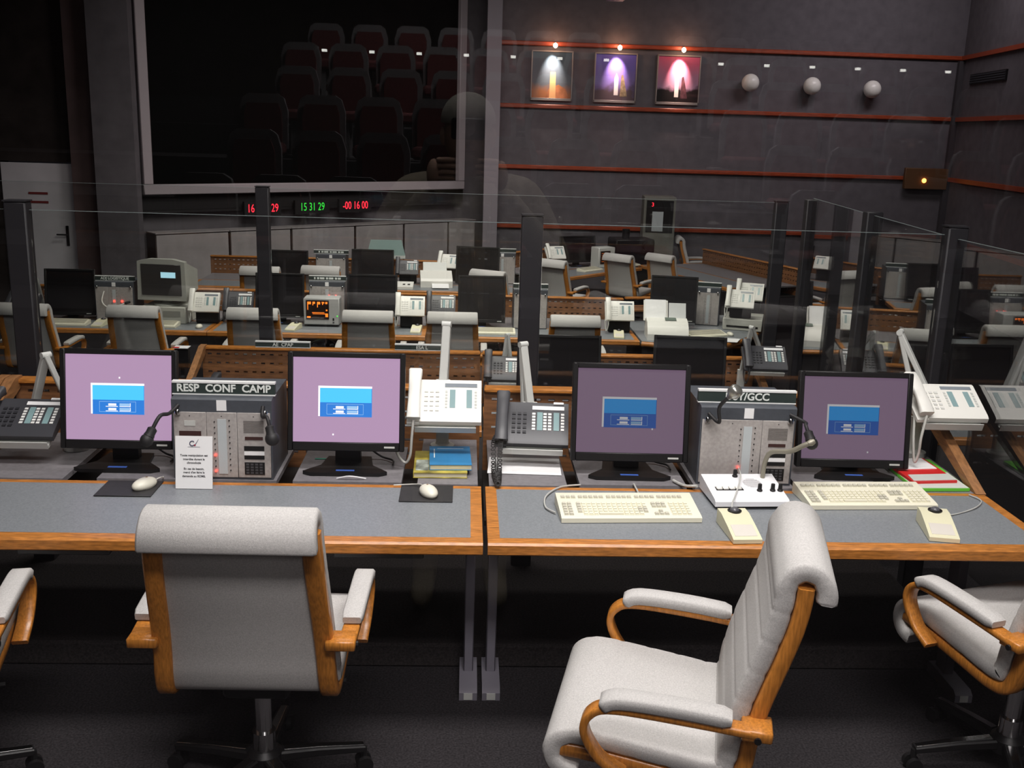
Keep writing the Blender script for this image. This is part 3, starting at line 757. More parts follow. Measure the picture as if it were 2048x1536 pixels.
for (kx, ky) in ((-.012, .078), (.048, -.032), (.097, -.032), (.125, -.032)):
    inst('knob', MB().lathe([(.0105, 0), (.0105, .005), (.008, .007), (.0072, .027), (.0055, .028)], n=12).mesh('knob', BLACKP), t, (kx, ky, zc(ky)-.001))
sp = MB()
for i in range(9):
    y = -.006+i*.0075; hw2 = math.sqrt(max(0, .034**2-(y-.024)**2)); sp.box(.038-hw2, .038+hw2, y, y+.004, zc(y)-.002, zc(y)+.0013)
sp.build('speaker_slots', M('slot_grey', (.45, .44, .45), .6), t, 0)
Lb = Vector((1.040, 3.545, Z0))
gn = smooth([(.092, .070, .058), (.096, .070, .12), (.112, .055, .165), tuple(at(1580, 903, Y=3.54)-Lb), tuple(at(1606, 892, Y=3.51)-Lb), tuple(at(1622, 886, Y=3.50)-Lb)], 6)
g_ = MB().tube(gn, .0092, 8).build('gooseneck', M('olive_grey_flex', (.30, .28, .22), .45, .4), t, 60)
MB().tube([gn[-1]-Vector((.012, 0, .004)), gn[-1], gn[-1]+Vector((.012, 0, .006))], [.009, .013, .009], 10).build('microphone_tip', M('olive_grey_flex', (.22, .20, .15), .45, .4), g_)

def slab_thing(name, label, cat, loc, rz, sx, sy, sz, mat, parts=()):
    t = thing(name, label, cat, loc, rz)
    MB().box(-sx/2, sx/2, -sy/2, sy/2, 0, sz, b=min(.002, sz*.3)).build(parts[0] if parts else 'sheet', mat, t); return t
PADM = M('black_mat', (.022, .021, .022), .6, noise=(60, .2))
tag(MB().box(-1.295, -1.095, 3.475, 3.635, Z0+.001, Z0+.004, b=.001).build('mouse_mat', PADM), 'black mouse mat beside the notice card', 'mouse mat')
tag(MB().box(-.222, -.030, 3.462, 3.636, Z0+.001, Z0+.004, b=.001).build('mouse_mat', PADM), 'black mouse mat below the yellow and blue books', 'mouse mat')
make_mouse('cream mouse on the mat beside the notice card', (-1.143, 3.565, Z0+.004), -28, [(0, .05, .012), (.0, .08, .014), (-.005, .098, .006), (-.02, .112, .004)])
make_mouse('cream mouse on the mat below the books', (-.118, 3.530, Z0+.004), 22, [(0, .05, .012), (.0, .08, .012), (-.02, .11, .006), (-.09, .13, .004)])
# notice card
t = thing('notice_card', 'white standing notice card with black French text', 'card', (-.967, 3.565, Z0+.001), 0)
CT = Matrix.Rotation(R(-9), 4, 'X')
b = MB(); b.T = CT; b.box(-.066, .066, 0, .004, 0, .192); b.build('board', PAPER, t, 0)
MB().prism([(.004, .001), (.075, .0), (.070, .0), (.022, .13)], 'x', -.02, .02).build('easel_strut', PAPER, t, 0)
rows = [('Toute manipulation est', .122), ('interdite durant la', .108), ('chronologie', .095), ('En cas de besoin,', .073), ("merci d'en faire la", .060), ('demande au RDMS.', .046)]
for s, z in rows:
    p = CT @ Vector((0, -.0006, z)); text(s, .0105, 'printed_line', INK, t, p, (81, 0, 0), bold=.0002, depth=.0002)
lg = MB(); lg.T = CT
ring = [(math.cos(a)*.0085-.006, -.0008, .166+math.sin(a)*.0085) for a in [R(40+i*20) for i in range(15)]]
lg.tube(ring, .0016, 6).tube([(.001, -.0008, .160), (.006, -.0008, .163), (.017, -.0008, .182)], [.001, .0014, .0004], 6)
lg.box(-.022, .022, -.0008, -.0002, .1525, .1535)
lg.build('printed_logo', M('navy_logo', (.03, .03, .08), .6), t)
lr = MB(); lr.T = CT; lr.ell((.003, -.0008, .1595), (.004, .001, .003), 8, 6).build('printed_logo', M('red_logo', (.4, .02, .05), .6), t)
# books, paper, folders
t = thing('telephone_directory', 'yellow paperback directory under the blue book', 'book', (-.083, 3.86, Z0), 1)
MB().box(-.103, .103, -.135, .135, 0, .003).box(-.103, .103, -.135, .135, .019, .022).box(-.103, -.100, -.135, .135, .003, .019).build('cover', M('yellow_cover', (.42, .35, .06), .5, noise=(14, .55)), t, 0)
MB().box(-.100, .101, -.132, .132, .003, .019).build('pages', M('page_edges', (.60, .56, .40), .8, noise=(200, .2), stretch=(.1, .1, 4)), t, 0)
MB().box(-.095, -.045, -.11, .02, .022, .0225).build('cover_picture', M('cover_photo', (.30, .33, .28), .5, noise=(28, .8)), t, 0)
t = thing('blue_book', 'blue paperback lying on the yellow directory', 'book', (-.046, 3.872, Z0+.0225), 2)
MB().box(-.081, .081, -.118, .118, 0, .0025).box(-.081, .081, -.118, .118, .020, .0225).box(-.081, -.0785, -.118, .118, .0025, .020).build('cover', M('blue_cover', (.035, .22, .46), .45, noise=(9, .15)), t, 0)
MB().box(-.0785, .080, -.116, .116, .0025, .020).build('pages', M('page_edges', (.60, .56, .40), .8), t, 0)
MB().box(-.064, -.0605, -.03, .08, .0225, .0229).box(-.05, .055, .085, .088, .0225, .0229).build('cover_print', LETTER, t, 0)
tag(MB().prism([(.100, 3.79), (.388, 3.775), (.396, 3.98), (.112, 3.99)], 'z', Z0+.001, Z0+.0025).build('paper_sheet', PAPER), 'blank white paper sheet under the black telephone', 'paper')
t = thing('folder_stack', 'bright green folder under the red folder', 'folder', (1.845, 3.83, Z0), 0)
MB().prism([(-.108, -.175), (.112, -.165), (.112, .19), (-.100, .20)], 'z', .001, .012).build('cover', M('green_card', (.14, .60, .05), .5), t, 0)
MB().prism([(-.104, -.172), (.108, -.163), (.108, .02), (-.102, .02)], 'z', .012, .014).build('cover_label', M('pale_grey_card', (.62, .64, .60), .6), t, 0)
t = thing('red_folder', 'red folder with white sheets lying on the green folder', 'folder', (1.825, 3.845, Z0+.0145), 3)
MB().prism([(-.085, -.14), (.10, -.13), (.10, .15), (-.085, .15)], 'z', 0, .010).build('cover', M('red_card', (.62, .02, .02), .5), t, 0)
MB().prism([(-.078, .0), (.088, .01), (.088, .14), (-.078, .14)], 'z', .010, .013).build('label_sheet', PAPER, t, 0)
MB().prism([(-.08, -.135), (.098, -.125), (.098, -.055), (-.07, -.065)], 'z', .010, .0125).build('loose_sheet', M('pale_grey_card', (.62, .64, .60), .6), t, 0)
# flat boxes and black cables under the screens
for x, y, lb in ((-.585, 3.93, 'small green tape strip on the shelf below the bright screen'), (.79, 3.96, 'small green tape strip on the shelf below the dim screen')):
    tag(MB().box(x, x+.06, y, y+.012, Z0+.0003, Z0+.0012).build('tape_strip', M('green_tape', (.03, .30, .20), .5)), lb, 'tape')
tag(MB().tube(smooth([(-.47, 3.70, .7425), (-.42, 3.69, .755), (-.36, 3.70, .7435)], 5), .0035, 6).build('pen', M('pen_white', (.7, .7, .72), .4)), 'white pen lying at the foot of the bright screen', 'pen')

# near chairs
CH = make_chair('pale bentwood armchair seen from behind at the RESP CONF CAMP desk', (-.600, 2.88, 0), -1)
dup(CH, (.595, 2.545, 0), 76, 'pale bentwood armchair turned sideways in front of the keyboards')
dup(CH, (1.84, 2.97, 0), 18, 'pale bentwood armchair at the end of the desk by the folders')
dup(CH, (-1.62, 2.80, 0), 10, 'pale bentwood armchair near the far left desk joint')

# ------------------------------------------------------------------ glazed partitions
POST = M('dark_post_enamel', (.010, .009, .012), .6)
def make_partition(label, posts, y, zf, ztop, pane_top, ends):
    t = thing('glazed_partition', label, 'partition', (posts[0], y, zf)); X = posts[0]
    for p in posts:
        q = MB().box(p-X-.045, p-X+.045, -.035, .035, 0, ztop-zf, b=.006).build('post', POST, t)
        MB().box(p-X-.047, p-X+.047, -.037, .037, ztop-zf, ztop-zf+.006).build('post_cap', POST, q)
    xs = sorted(set(list(posts)+list(ends)))
    for a, b in zip(xs[:-1], xs[1:]):
        g = MB().box(a-X+(.048 if a in posts else 0), b-X-(.048 if b in posts else 0), -.005, .005, .35, pane_top-zf).build('pane', GLASS2, t, 0)
        MB().box(a-X+(.048 if a in posts else 0), b-X-(.048 if b in posts else 0), -.006, .006, pane_top-zf, pane_top-zf+.0015).build('pane_edge', M('polished_pane_edge', (.16, .19, .19), .4), g, 0)
    return t
make_partition('dark posts and glass standing behind the near desks', (-1.864, .280, 2.12), 4.40, 0, 1.69, 1.655, (-5.5,))
make_partition('dark posts and glass between the middle consoles and the far chairs', (-1.397, 2.20), 7.2, ZM, 1.61, 1.60, (-5.5,))
t = thing('side_partition', 'glazed side partition running away beside the desk end', 'partition', (2.15, 3.08, 0))
for i, (ya, yb, xa, xb) in enumerate(((.02, 1.28, -.03, -.03), (1.36, 2.55, -.02, .10), (2.64, 4.07, .11, .26))):
    sdx = Vector((xb-xa, yb-ya)).normalized(); nx = Vector((sdx.y, -sdx.x))*.005
    pts = [(xa+nx.x, ya+nx.y), (xb+nx.x, yb+nx.y), (xb-nx.x, yb-nx.y), (xa-nx.x, ya-nx.y)]
    MB().prism(pts, 'z', .30 if i < 2 else -.10, 1.64).build('pane', GLASS3, t, 0)
    MB().prism(pts, 'z', 1.64, 1.6415).build('pane_edge', M('polished_pane_edge', (.16, .19, .19), .4), t, 0)
MB().box(.06, .15, 2.555, 2.635, -.44, 1.66, b=.006).build('post', POST, t)
MB().box(.22, .30, 4.07, 4.15, -.44, 1.63, b=.006).build('post', POST, t)

# ------------------------------------------------------------------ middle consoles (one tier down)
ZMD = ZM+.7412
make_desk('middle console whose pierced board carries the AE CPAP sign', -1.80, .115, 5.85, ZM, [(-1.78, .10, .56, 1.14, 0)], wings=[(-1.79, wing)])
make_desk('middle console behind the black telephone, with the dark screens', .130, 2.05, 5.85, ZM, [(.14, 2.04, .56, 1.14, 0)], wings=[(2.035, wing)])
def make_sign(label, x0, x1, y, z, s, size=.034, group=None):
    t = thing('name_sign', label, 'sign', ((x0+x1)/2, y, z)); a = (x1-x0)/2
    MB().box(-a, a, 0, .018, .004, .036).build('face', SIGNB, t, 0)
    MB().box(-a, a, -.003, .024, .036, .044).box(-a, a, -.003, .024, 0, .004).box(a-.004, a, -.002, .018, .004, .036).build('holder', ALU, t, 0)
    if s: text(s, size, 'lettering', LETTER, t, (0, -.0006, .020), bold=.0004)
    return t
make_sign('dark name sign reading AE CPAP on the pierced board rail', -1.434, -1.058, 6.99, ZMD+.233, 'AE  CPAP')
make_sign('dark name sign reading ESA L on the pierced board rail', -.478, -.104, 6.99, ZMD+.233, 'ESA L')
make_sign('short ribbed metal name holder on the rail behind the dark screen', .86, .94, 6.99, ZMD+.233, None)
phone_on_arm('grey black telephone on the middle console beside the glass post', 'thin pale folding arm on the middle console by the glass post', 'black',
             tuple(at(1008, 745, Y=6.75)), (.33, 6.88, ZMD), tuple(at(1015, 670, Y=6.86)), 32, -2, cord='loop')
phone_on_arm('black telephone on the middle console beside the side partition', 'thin pale folding arm near the side partition', 'black',
             tuple(at(1524, 724, Y=6.72)), (1.93, 6.88, ZMD), tuple(at(1504, 655, Y=6.80)), 32, -4, cord='loop')
make_phone('grey telephone flat on the middle console behind the RESP CONF CAMP box', 'black', (at(462, 755, Y=6.6).x, 6.62, ZMD+.012), 0, 4, cord=None)
make_monitor('switched off dark screen right behind the glass post', (.70, 6.72, ZMD), 0, None, w=.40, h=.33, lift=.07)
make_monitor('switched off dark screen beyond the middle console telephone', (1.50, 6.62, ZMD), -6, None, w=.44, h=.36, lift=.07)
t = thing('leaflet', 'small white and red leaflet on the floor stand beside the pierced board', 'leaflet', (-1.915, 6.9, ZMD+.235), 0)
MB().box(-.05, .05, -.02, .06, 0, .004).build('sheet', PAPER, t, 0); MB().box(-.05, -.01, -.021, .01, .004, .006).build('red_corner', M('red_card', (.62, .02, .02), .5), t, 0)
MB().box(-.045, .045, .0, .05, -.14, 0).box(-.012, .012, .01, .035, -(.7412+.235), -.14).build('holder', BLACKP, t, 0)

# ------------------------------------------------------------------ far rows
ZB = ZL+.7412
gB = 'armchairs along the second row'
for i, (x, y, rz, lb) in enumerate([(-3.93, 9.57, -4, 'dim armchair before the dark screen beside the LOGISTIQUE station'), (-2.97, 9.58, -2, 'dim armchair before the beige tube monitor'),
        (-1.92, 9.60, 0, 'dim armchair before the dark screen left of the orange terminal'), (-.88, 9.60, 0, 'dim armchair before the dark screen right of the orange terminal'),
        (-.11, 9.62, 0, 'dim armchair before the grey telephone with the white label'), (1.02, 9.60, 0, 'dim armchair beside the fax machine')]):
    dup(CH, (x, y, ZL), rz, lb, gB)
make_desk('second row desk under the beige tube monitor', -4.52, -2.45, 9.70, ZL, [(-4.5, -2.47, .56, 1.14, 0)], wood=WOODX)
make_desk('second row desk under the orange terminal', -2.44, -.375, 9.70, ZL, [(-2.42, -.39, .56, 1.14, 0)], wood=WOODX)
make_desk('second row desk next to the rounded end desk', -.365, 1.70, 9.70, ZL, [(-.35, 1.68, .56, 1.14, 0)], wood=WOODX)
# rounded end desk
t = thing('rounded_desk', 'rounded end desk carrying the fax machine and papers', 'desk', (1.72, 9.70, ZL))
ol = smooth([(0, 0, 0), (.35, -.10, 0), (.66, -.09, 0), (1.0, .18, 0), (1.30, .62, 0), (1.55, 1.25, 0), (1.50, 1.62, 0)], 5)
poly = [(p.x, p.y) for p in ol]+[(.9, 1.55), (.5, 1.25), (0, 1.14)]
MB().prism(poly, 'z', .705, .74).build('worktop', LAM, t)
MB().tube([(p.x, p.y, .712) for p in ol], .024, 8).build('edging', WOODX, t, 60)
MB().prism([(p[0]*.94+.03, p[1]*.86+.1) for p in poly], 'z', .0, .70).build('pedestal', M('well_black', (.02, .018, .018), .7), t)
MB().bar([(.0, 1.16, .86), (.5, 1.27, .86), (.95, 1.58, .86)], .022, .30, (0, 0, 1)).build('pierced_board', PERF, t)
MB().bar([(.0, 1.16, .975), (.5, 1.27, .975), (.95, 1.58, .975)], .02, .05, (0, 0, 1)).build('top_rail', WOODX, t)

phone_on_arm('dark telephone half hidden by the chair left of the dark square screen', 'pale folding arm left of the dark square screen', 'black', (-4.30, 10.1, .24), (-4.20, 10.32, ZB), (-4.22, 10.26, .47), 25)
make_monitor('dark square screen beside the LOGISTIQUE station', (-3.885, 10.22, ZB), 3, None, w=.44, h=.40, lift=.075)
make_intercom('dim intercom station signed ADJ LOGISTIQUE with two red lamps', (-3.43, 10.12, ZB), 0, 'ADJ LOGISTIQUE', leds=[(.0, .20, .011), (.075, .20, .011)], w=.37, h=.39, size=.036, small=True,
              goose=[([(-.09, -.02, .30), (-.10, -.06, .20), (-.02, -.09, .15), (.12, -.06, .19)], dict(mat=WHITEP, neck=.007, head_r=.012))])
t = thing('tube_monitor', 'beige tube monitor with a small lit window', 'monitor', (-2.96, 10.12, ZB), -6)
MB().prism([(-.245, .22), (.245, .22), (.235, .60), (.12, .625), (-.12, .625), (-.235, .60)], 'y', -.02, .05).build('bezel', M('warm_grey_plastic', (.38, .385, .35), .5), t)
MB().prism([(.05, .23), (.42, .28), (.42, .48), (.05, .60)], 'x', -.20, .20).build('housing', M('warm_grey_plastic', (.38, .385, .35), .5), t)
s_ = MB().box(-.20, .20, -.026, -.018, .27, .575, b=.003).build('screen', M('tube_glass', (.045, .042, .042), .3), t)
MB().box(.00, .145, -.030, -.0265, .445, .50).build('lit_window', M('pale_cyan_window', (.02, .02, .02), .4, emis=(1.1, (.50, .86, 1.0))), s_, 0)
MB().lathe([(.13, .165), (.13, .175), (.05, .185), (.06, .23)], (0, .1, 0), 16).build('swivel_foot', M('warm_grey_plastic', (.38, .385, .35), .5), t)
t = thing('desktop_computer', 'flat beige computer under the tube monitor', 'computer', (-2.94, 10.18, ZB), -4)
MB().box(-.22, .22, -.12, .30, 0, .163, b=.006).build('case', M('beige_grey_case', (.50, .50, .45), .5), t)
MB().box(0, .17, -.123, -.119, .07, .125).build('drive_bay', M('drive_grey', (.26, .26, .24), .5), t, 0)
make_keyboard('beige keyboard in front of the flat beige computer', (-2.96, 9.92, ZB+.001), -4, keys=False, w=.38, d=.16)
make_keyboard('cream keyboard in front of the dark square screen', (-3.83, 9.90, ZB+.001), 0, keys=False, w=.42, d=.16)
make_pointer('beige pointing device near the LOGISTIQUE station', (-3.50, 9.88, ZB+.001), -6)
make_mouse('small cream mouse on the far desk by the white telephone', (-2.56, 9.88, ZB+.001), 0)
def b_phone(lb, kind, x, y, z, tilt=48, rz=0, zb=None):
    t = make_phone(lb, kind, (x, y, z), rz, tilt)
    MB().box(-.10, .12, .01, .09, -z+(zb or ZB)+.001, -.03, b=.01).build('pedestal', BLACKP, t); return t
b_phone('white telephone on the far desk beside the tube monitor', 'white', -2.548, 10.10, .29, 52)
b_phone('dark telephone on the far desk next to the white one by the tube monitor', 'black', -2.236, 10.18, .29, 52)
make_monitor('dark screen standing left of the orange terminal', (-1.842, 10.25, ZB), 0, None, w=.44, h=.39, lift=.09)
make_intercom('dim intercom station behind the orange terminal with two red lamps', (-1.39, 10.34, ZB), 0, '~', leds=[(.02, .265, .011), (.09, .265, .011)], w=.36, h=.41, size=.034, small=True)
t = thing('plasma_terminal', 'grey terminal with glowing orange text', 'terminal', (-1.41, 10.06, ZB), 0)
MB().box(-.175, .175, 0, .20, .02, .285, b=.008).build('case', M('cool_grey_case', (.42, .42, .41), .5), t)
s_ = MB().box(-.15, .075, -.004, .001, .075, .265).build('screen', M('plasma_glass', (.02, .008, .005), .3), t, 0)
tx = MB()
for (a, b, c, d) in [(-.135, -.10, .225, .25), (-.135, -.128, .17, .225), (-.085, -.06, .23, .25), (-.085, -.078, .215, .23), (-.04, -.01, .225, .25), (-.04, -.033, .195, .225), (.005, .03, .235, .25), (.01, .017, .22, .235), (-.09, .03, .14, .146), (-.085, .045, .128, .133), (-.14, -.105, .09, .105), (.04, .065, .10, .135), (.045, .06, .16, .175), (.04, .06, .23, .25)]:
    tx.quad(a, b, c, d, -.0055)
tx.build('orange_text', LED_O, s_, 0)
MB().box(.11, .125, -.003, .001, .065, .09).box(.11, .125, -.003, .001, .04, .05).build('switches', BLACKP, t, 0)
MB().ell((.155, -.002, .11), (.006, .004, .006), 8, 6).build('power_lamp', LED_G, t)
MB().box(-.14, .14, .02, .18, 0, .022).build('stand', BLACKP, t)
make_pointer('beige pointing device before the orange terminal', (-1.66, 9.90, ZB+.001), -14)
make_monitor('dark screen standing right of the orange terminal', (-.93, 10.28, ZB), 0, None, w=.46, h=.40, lift=.085)
b_phone('white telephone on the far desk right of the dark screens', 'white', -.54, 10.10, .30, 55)
b_phone('grey telephone with a white label strip on the far desk', 'black', -.24, 10.22, .30, 52)
make_pointer('beige pointing device below the white telephone on the far desk', (-.47, 9.92, ZB+.001), -4)
make_monitor('dark tall screen left of the glass post on the far desk', (.17, 10.28, ZB), 0, None, w=.44, h=.42, lift=.08)
make_keyboard('cream keyboard under the dark tall screen', (.30, 9.93, ZB+.001), 0, keys=False, w=.40, d=.16)
make_pointer('beige pointing device beside the keyboard under the dark tall screen', (.60, 9.93, ZB+.001), 0)
make_intercom('dim intercom station with label strips behind the glass post', (.66, 10.2, ZB), 0, None, w=.34, h=.40, size=.036, small=True)
b_phone('white telephone on the far desk beside the fax machine', 'white', 1.545, 10.10, .30, 55)
make_pointer('beige pointing device beside the fax machine', (1.52, 9.88, ZB+.001), -6)
MBq = make_pointer('beige pointing device tucked against the white telephone stand', (1.27, 9.86, ZB+.001), 8)
# fax machine
t = thing('fax_machine', 'white fax machine with paper in its tray', 'fax machine', (1.99, 9.88, ZB), -4)
MB().prism([(-.15, 0), (.16, 0), (.16, .16), (.06, .19), (-.06, .165), (-.13, .10), (-.15, .06)], 'x', -.20, .20).build('body', WHITEP, t, 25)
MB().prism([(-.02, .1795), (.05, .1945), (.05, .197), (-.02, .182)], 'x', -.02, .09).build('display', M('green_grey_lcd', (.12, .16, .13), .3), t, 0)
MB().prism([(.10, .15), (.20, .34), (.215, .335), (.13, .15)], 'x', -.22, .02).build('paper_tray', WHITEP, t)
MB().prism([(.085, .17), (.185, .35), (.188, .348), (.09, .165)], 'x', -.21, .0).build('paper', PAPER, t, 0)
hs = MB().prism([(.11, .17), (.19, .32), (.215, .31), (.15, .16)], 'x', .03, .20).build('open_cover', M('grey_translucent_cover', (.62, .63, .63), .35), t)
MB().box(-.19, .19, -.14, .14, -.0, .02).build('foot_rail', PALEP, t)  # low pale base within the body outline
make_monitor('large dark screen right of the fax machine', (2.16, 10.46, ZB), -12, None, w=.44, h=.42, lift=.10)
make_intercom('dim intercom station next to the pair of white telephones', (2.56, 10.62, ZB), -16, None, w=.24, h=.40, size=.034, small=True)
b_phone('white telephone of the pair nearer the rounded desk edge', 'white', 2.84, 10.40, .40, 48, -18, ZB+.121)
b_phone('white telephone of the pair beside the side glass', 'white', 3.04, 10.78, .42, 48, -20, ZB+.121)
make_keyboard('cream keyboard on the rounded desk', (2.42, 10.03, ZB+.001), 18, keys=False, w=.42, d=.15)
make_mouse('cream mouse on the rounded desk', (2.68, 10.08, ZB+.001), 10)
tag(MB().prism([(2.30, 9.80), (2.66, 9.72), (2.74, 9.90), (2.40, 9.98)], 'z', ZB+.001, ZB+.003).build('paper_sheet', PAPER), 'white sheets lying on the rounded desk', 'paper')
t = thing('document_box', 'low beige box under the pair of white telephones', 'box', (2.95, 10.60, ZB), -18)
MB().box(-.20, .20, -.26, .18, 0, .12, b=.006).build('case', M('beige_grey_case', (.50, .50, .45), .5), t); MB().box(-.16, .16, -.263, -.259, .03, .05).build('slot', BLACKP, t, 0)

# third row
for (x0, x1, lb) in ((-3.35, -1.35, 'third row desk behind the orange terminal'), (-1.34, .66, 'third row desk with the flat white printer')):
    make_desk(lb, x0, x1, 12.50, ZL, [(x0+.02, x1-.02, .56, 1.14, 0)], wood=WOODX)
d = make_desk('third row desk slanting away below the launch pictures', .90, 2.90, 12.50, ZL, [(.92, 2.88, .56, 1.14, 0)], wood=WOODX)
d.location = (1.95, 14.55, ZL); d.rotation_euler = (0, 0, R(46))
d = make_desk('far slanting desk with the long bare pierced board', 3.0, 5.4, 12.5, ZL, [(3.02, 5.38, .56, 1.14, 0)], wood=WOODX)
d.location = (3.05, 14.5, ZL); d.rotation_euler = (0, 0, R(-70))
def chair_at(px, py, rz, lb, g='armchairs of the third row', o_=.30):
    h = at(px, py, Z=ZL+1.03); a = R(rz); off = Vector((-math.sin(a), math.cos(a)))*o_
    dup(CH, (h.x+off.x, h.y+off.y, ZL), rz, lb, g)
chair_at(520, 536, 0, 'far armchair left of the chair with the turned roll')
chair_at(642, 535, -6, 'far armchair turned a little, behind the orange terminal')
chair_at(1022, 534, -30, 'far armchair just left of the glass post', o_=-.28)
chair_at(1118, 519, -35, 'far armchair just right of the glass post', o_=.10)
chair_at(1238, 511, -42, 'far armchair with orange rails in front of the slanting desk')
chair_at(1322, 511, -48, 'far armchair with orange rails right of its neighbour at the slanting desk')
chair_at(1360, 475, -95, 'far armchair facing sideways by the long bare board')
def c_at(px, Y): return at(px, 560, Y=Y).x
make_monitor('dark screen on the third row behind the far left chair', (c_at(578, 13.2), 13.2, ZB), 0, None, w=.46, h=.30, lift=.06)
make_intercom('far intercom station with long pale sign', (c_at(662, 13.15), 13.15, ZB), 0, '~', w=.38, h=.34, size=.034, small=True, sgn_w=.44)
make_monitor('dark wide screen on the third row', (c_at(745, 13.2), 13.25, ZB), 0, None, w=.50, h=.34, lift=.05)
t = thing('teal_display', 'pale teal panel display standing on the third row', 'display', (c_at(772, 13.5), 13.52, ZB), 6)
MB().prism([(-.25, .30), (.25, .30), (.20, .50), (-.20, .50)], 'y', 0, .03).build('panel', M('pale_teal_panel', (.30, .42, .40), .4), t); MB().box(-.25, .25, -.002, .032, .26, .30).box(-.06, .06, .0, .06, 0, .27).build('stand', PALEP, t)
b_phone('dark telephone on the third row beside the printer', 'black', c_at(814, 13.1), 13.1, .28, 48)
t = thing('printer', 'flat white printer with a sheet in front', 'printer', (c_at(872, 12.95), 12.98, ZB), 4)
MB().prism([(-.18, 0), (.18, 0), (.18, .16), (.10, .18), (-.15, .11), (-.18, .08)], 'x', -.20, .20).build('body', WHITEP, t, 25)
MB().prism([(.12, .17), (.22, .27), (.235, .265), (.15, .165)], 'x', -.16, .14).build('paper_tray', PALEP, t); MB().prism([(-.30, .012), (-.17, .05), (-.17, .053), (-.30, .015)], 'x', -.06, .15).build('printed_sheet', PAPER, t, 0)
b_phone('white telephone on the third row behind the printer', 'white', c_at(898, 13.3), 13.42, .33, 48, -14)
t = thing('switch_box', 'small white box with two dark sockets by the printer', 'box', (c_at(806, 12.72), 12.70, ZB), 0)
MB().prism([(-.1, 0), (.1, 0), (.1, .07), (-.1, .03)], 'x', -.13, .13).build('case', WHITEP, t, 25); MB().box(-.0, .03, -.03, 0, .05, .056).box(.06, .09, -.03, 0, .05, .056).build('sockets', BLACKP, t, 0)
make_monitor('dark screen on the third row left of the glass post', (c_at(955, 13.1), 13.15, ZB), -8, None, w=.52, h=.42, lift=.05)
make_intercom('far intercom station with pale sign left of the glass post', (.475, 13.27, ZB), 0, None, w=.34, h=.40, size=.036, small=True)
b_phone('white telephone right of the glass post on the slanting desk', 'white', 1.275, 14.72, .33, 48, 20)
make_monitor('teal tinted dark screen on the slanting desk', (1.66, 15.30, ZB), 24, None, w=.56, h=.34, lift=.09)
t = thing('plasma_terminal', 'white terminal on the slanting desk with faint orange screen', 'terminal', (2.09, 15.16, ZB), 30)
MB().box(-.15, .15, 0, .2, .0, .30, b=.008).build('case', PALEP, t); s_ = MB().box(-.12, .06, -.004, .001, .06, .25).build('screen', M('plasma_glass', (.02, .008, .005), .3), t, 0)
q = MB()
for i in range(5): q.quad(-.10, .0+.03*(i % 2), .09+i*.03, .10+i*.03, -.0055)
q.build('orange_text', M('faint_orange_text', (.2, .04, .01), .4, emis=(.35, (1, .2, .03))), s_, 0)
make_keyboard('cream keyboard on the slanting desk', (1.80, 14.78, ZB+.001), 46, keys=False, w=.42, d=.16)
make_keyboard('cream keyboard half hidden between the slanting desk chairs', (2.46, 15.42, ZB+.001), 46, keys=False, w=.42, d=.16)
t = thing('projector', 'dark projector with lens tubes on the slanting desk', 'projector', (2.62, 16.25, ZB+.12), 10)
MB().box(-.32, .32, -.2, .25, 0, .22, b=.02).build('case', BLACKP, t); MB().cyl((-.1, 0, .22), (-.1, 0, .36), .06).cyl((.18, -.2, .12), (.18, -.3, .12), .07).build('lens', BLACKP, t); MB().box(-.25, .25, -.15, .2, -.86, 0).build('foot', BLACKP, t)
t = thing('display_cabinet', 'dark tube display cabinet with pale frame and red digit', 'display', (at(1316, 480, Y=16.9).x, 16.9, ZL), -4)
MB().box(-.26, .26, 0, .45, 0, 1.70, b=.01).build('cabinet', M('cabinet_shell', (.15, .15, .13), .6), t); MB().box(-.22, .22, -.01, .01, 1.12, 1.64).build('front', BLACKP, t, 0)
MB().box(-.12, .06, -.014, -.009, 1.14, 1.46).build('paper_notice', M('pale_blue_notice', (.42, .46, .47), .6), t, 0)
text('3', .09, 'red_digit', LEDTXT_R, t, (-.12, -.013, 1.57))

# ------------------------------------------------------------------ front of the hall
def on_screen_wall(a, off=0.): p = S0+sd*a+sn*off; return (p.x, p.y)
ang = math.degrees(math.atan2(sd.y, sd.x))
# run of low cabinets, one thing per unit
aj = [.42]
for px, py in ((447, 460), (572, 455), (690, 448), (795, 445), (890, 442)):
    q = at(px, py, Z=.49); aj.append((Vector((q.x, q.y))-S0).dot(sd))
aj.append(SL-.45)
gl = ['beside the pillar', 'second from the pillar', 'third from the pillar', 'below the green clock', 'below the minus clock', 'beside the pale pier']
for i in range(6):
    a, b = aj[i], aj[i+1]
    p = on_screen_wall(a, -.02)
    t = thing('low_cabinet', 'pale low cabinet in the run under the big screen, '+gl[i], 'cabinet', (p[0], p[1], ZL), ang, 'low cabinets under the big screen')
    L = b-a
    MB().box(.012, L-.012, .02, .30, 0, 1.14).build('carcass', M('cabinet_side_brown', (.055, .035, .03), .6), t)
    MB().box(.022, L-.022, 0, .02, .04, 1.125, b=.003).build('door', CABW, t)
    MB().box(.006, L-.006, -.01, .31, 1.1405, 1.155).build('top', CABW, t)
p = on_screen_wall(0, .05)
t = thing('big_screen', 'huge black display screen with pale frame on the slanting wall', 'screen', (p[0], p[1], 1.02), ang)
q0 = at(300, 395, Z=1.0); a0 = (Vector((q0.x, q0.y))-S0).dot(sd); q1 = at(945, 380, Z=1.02); a1 = (Vector((q1.x, q1.y))-S0).dot(sd)
FRM = M('pale_screen_frame', (.36, .32, .34), .5)
MB().box(a0+.1, a1-.1, .10, .14, .06, 3.2).build('screen', M('black_screen', (.002, .002, .002), .6, spec=.05), t, 0)
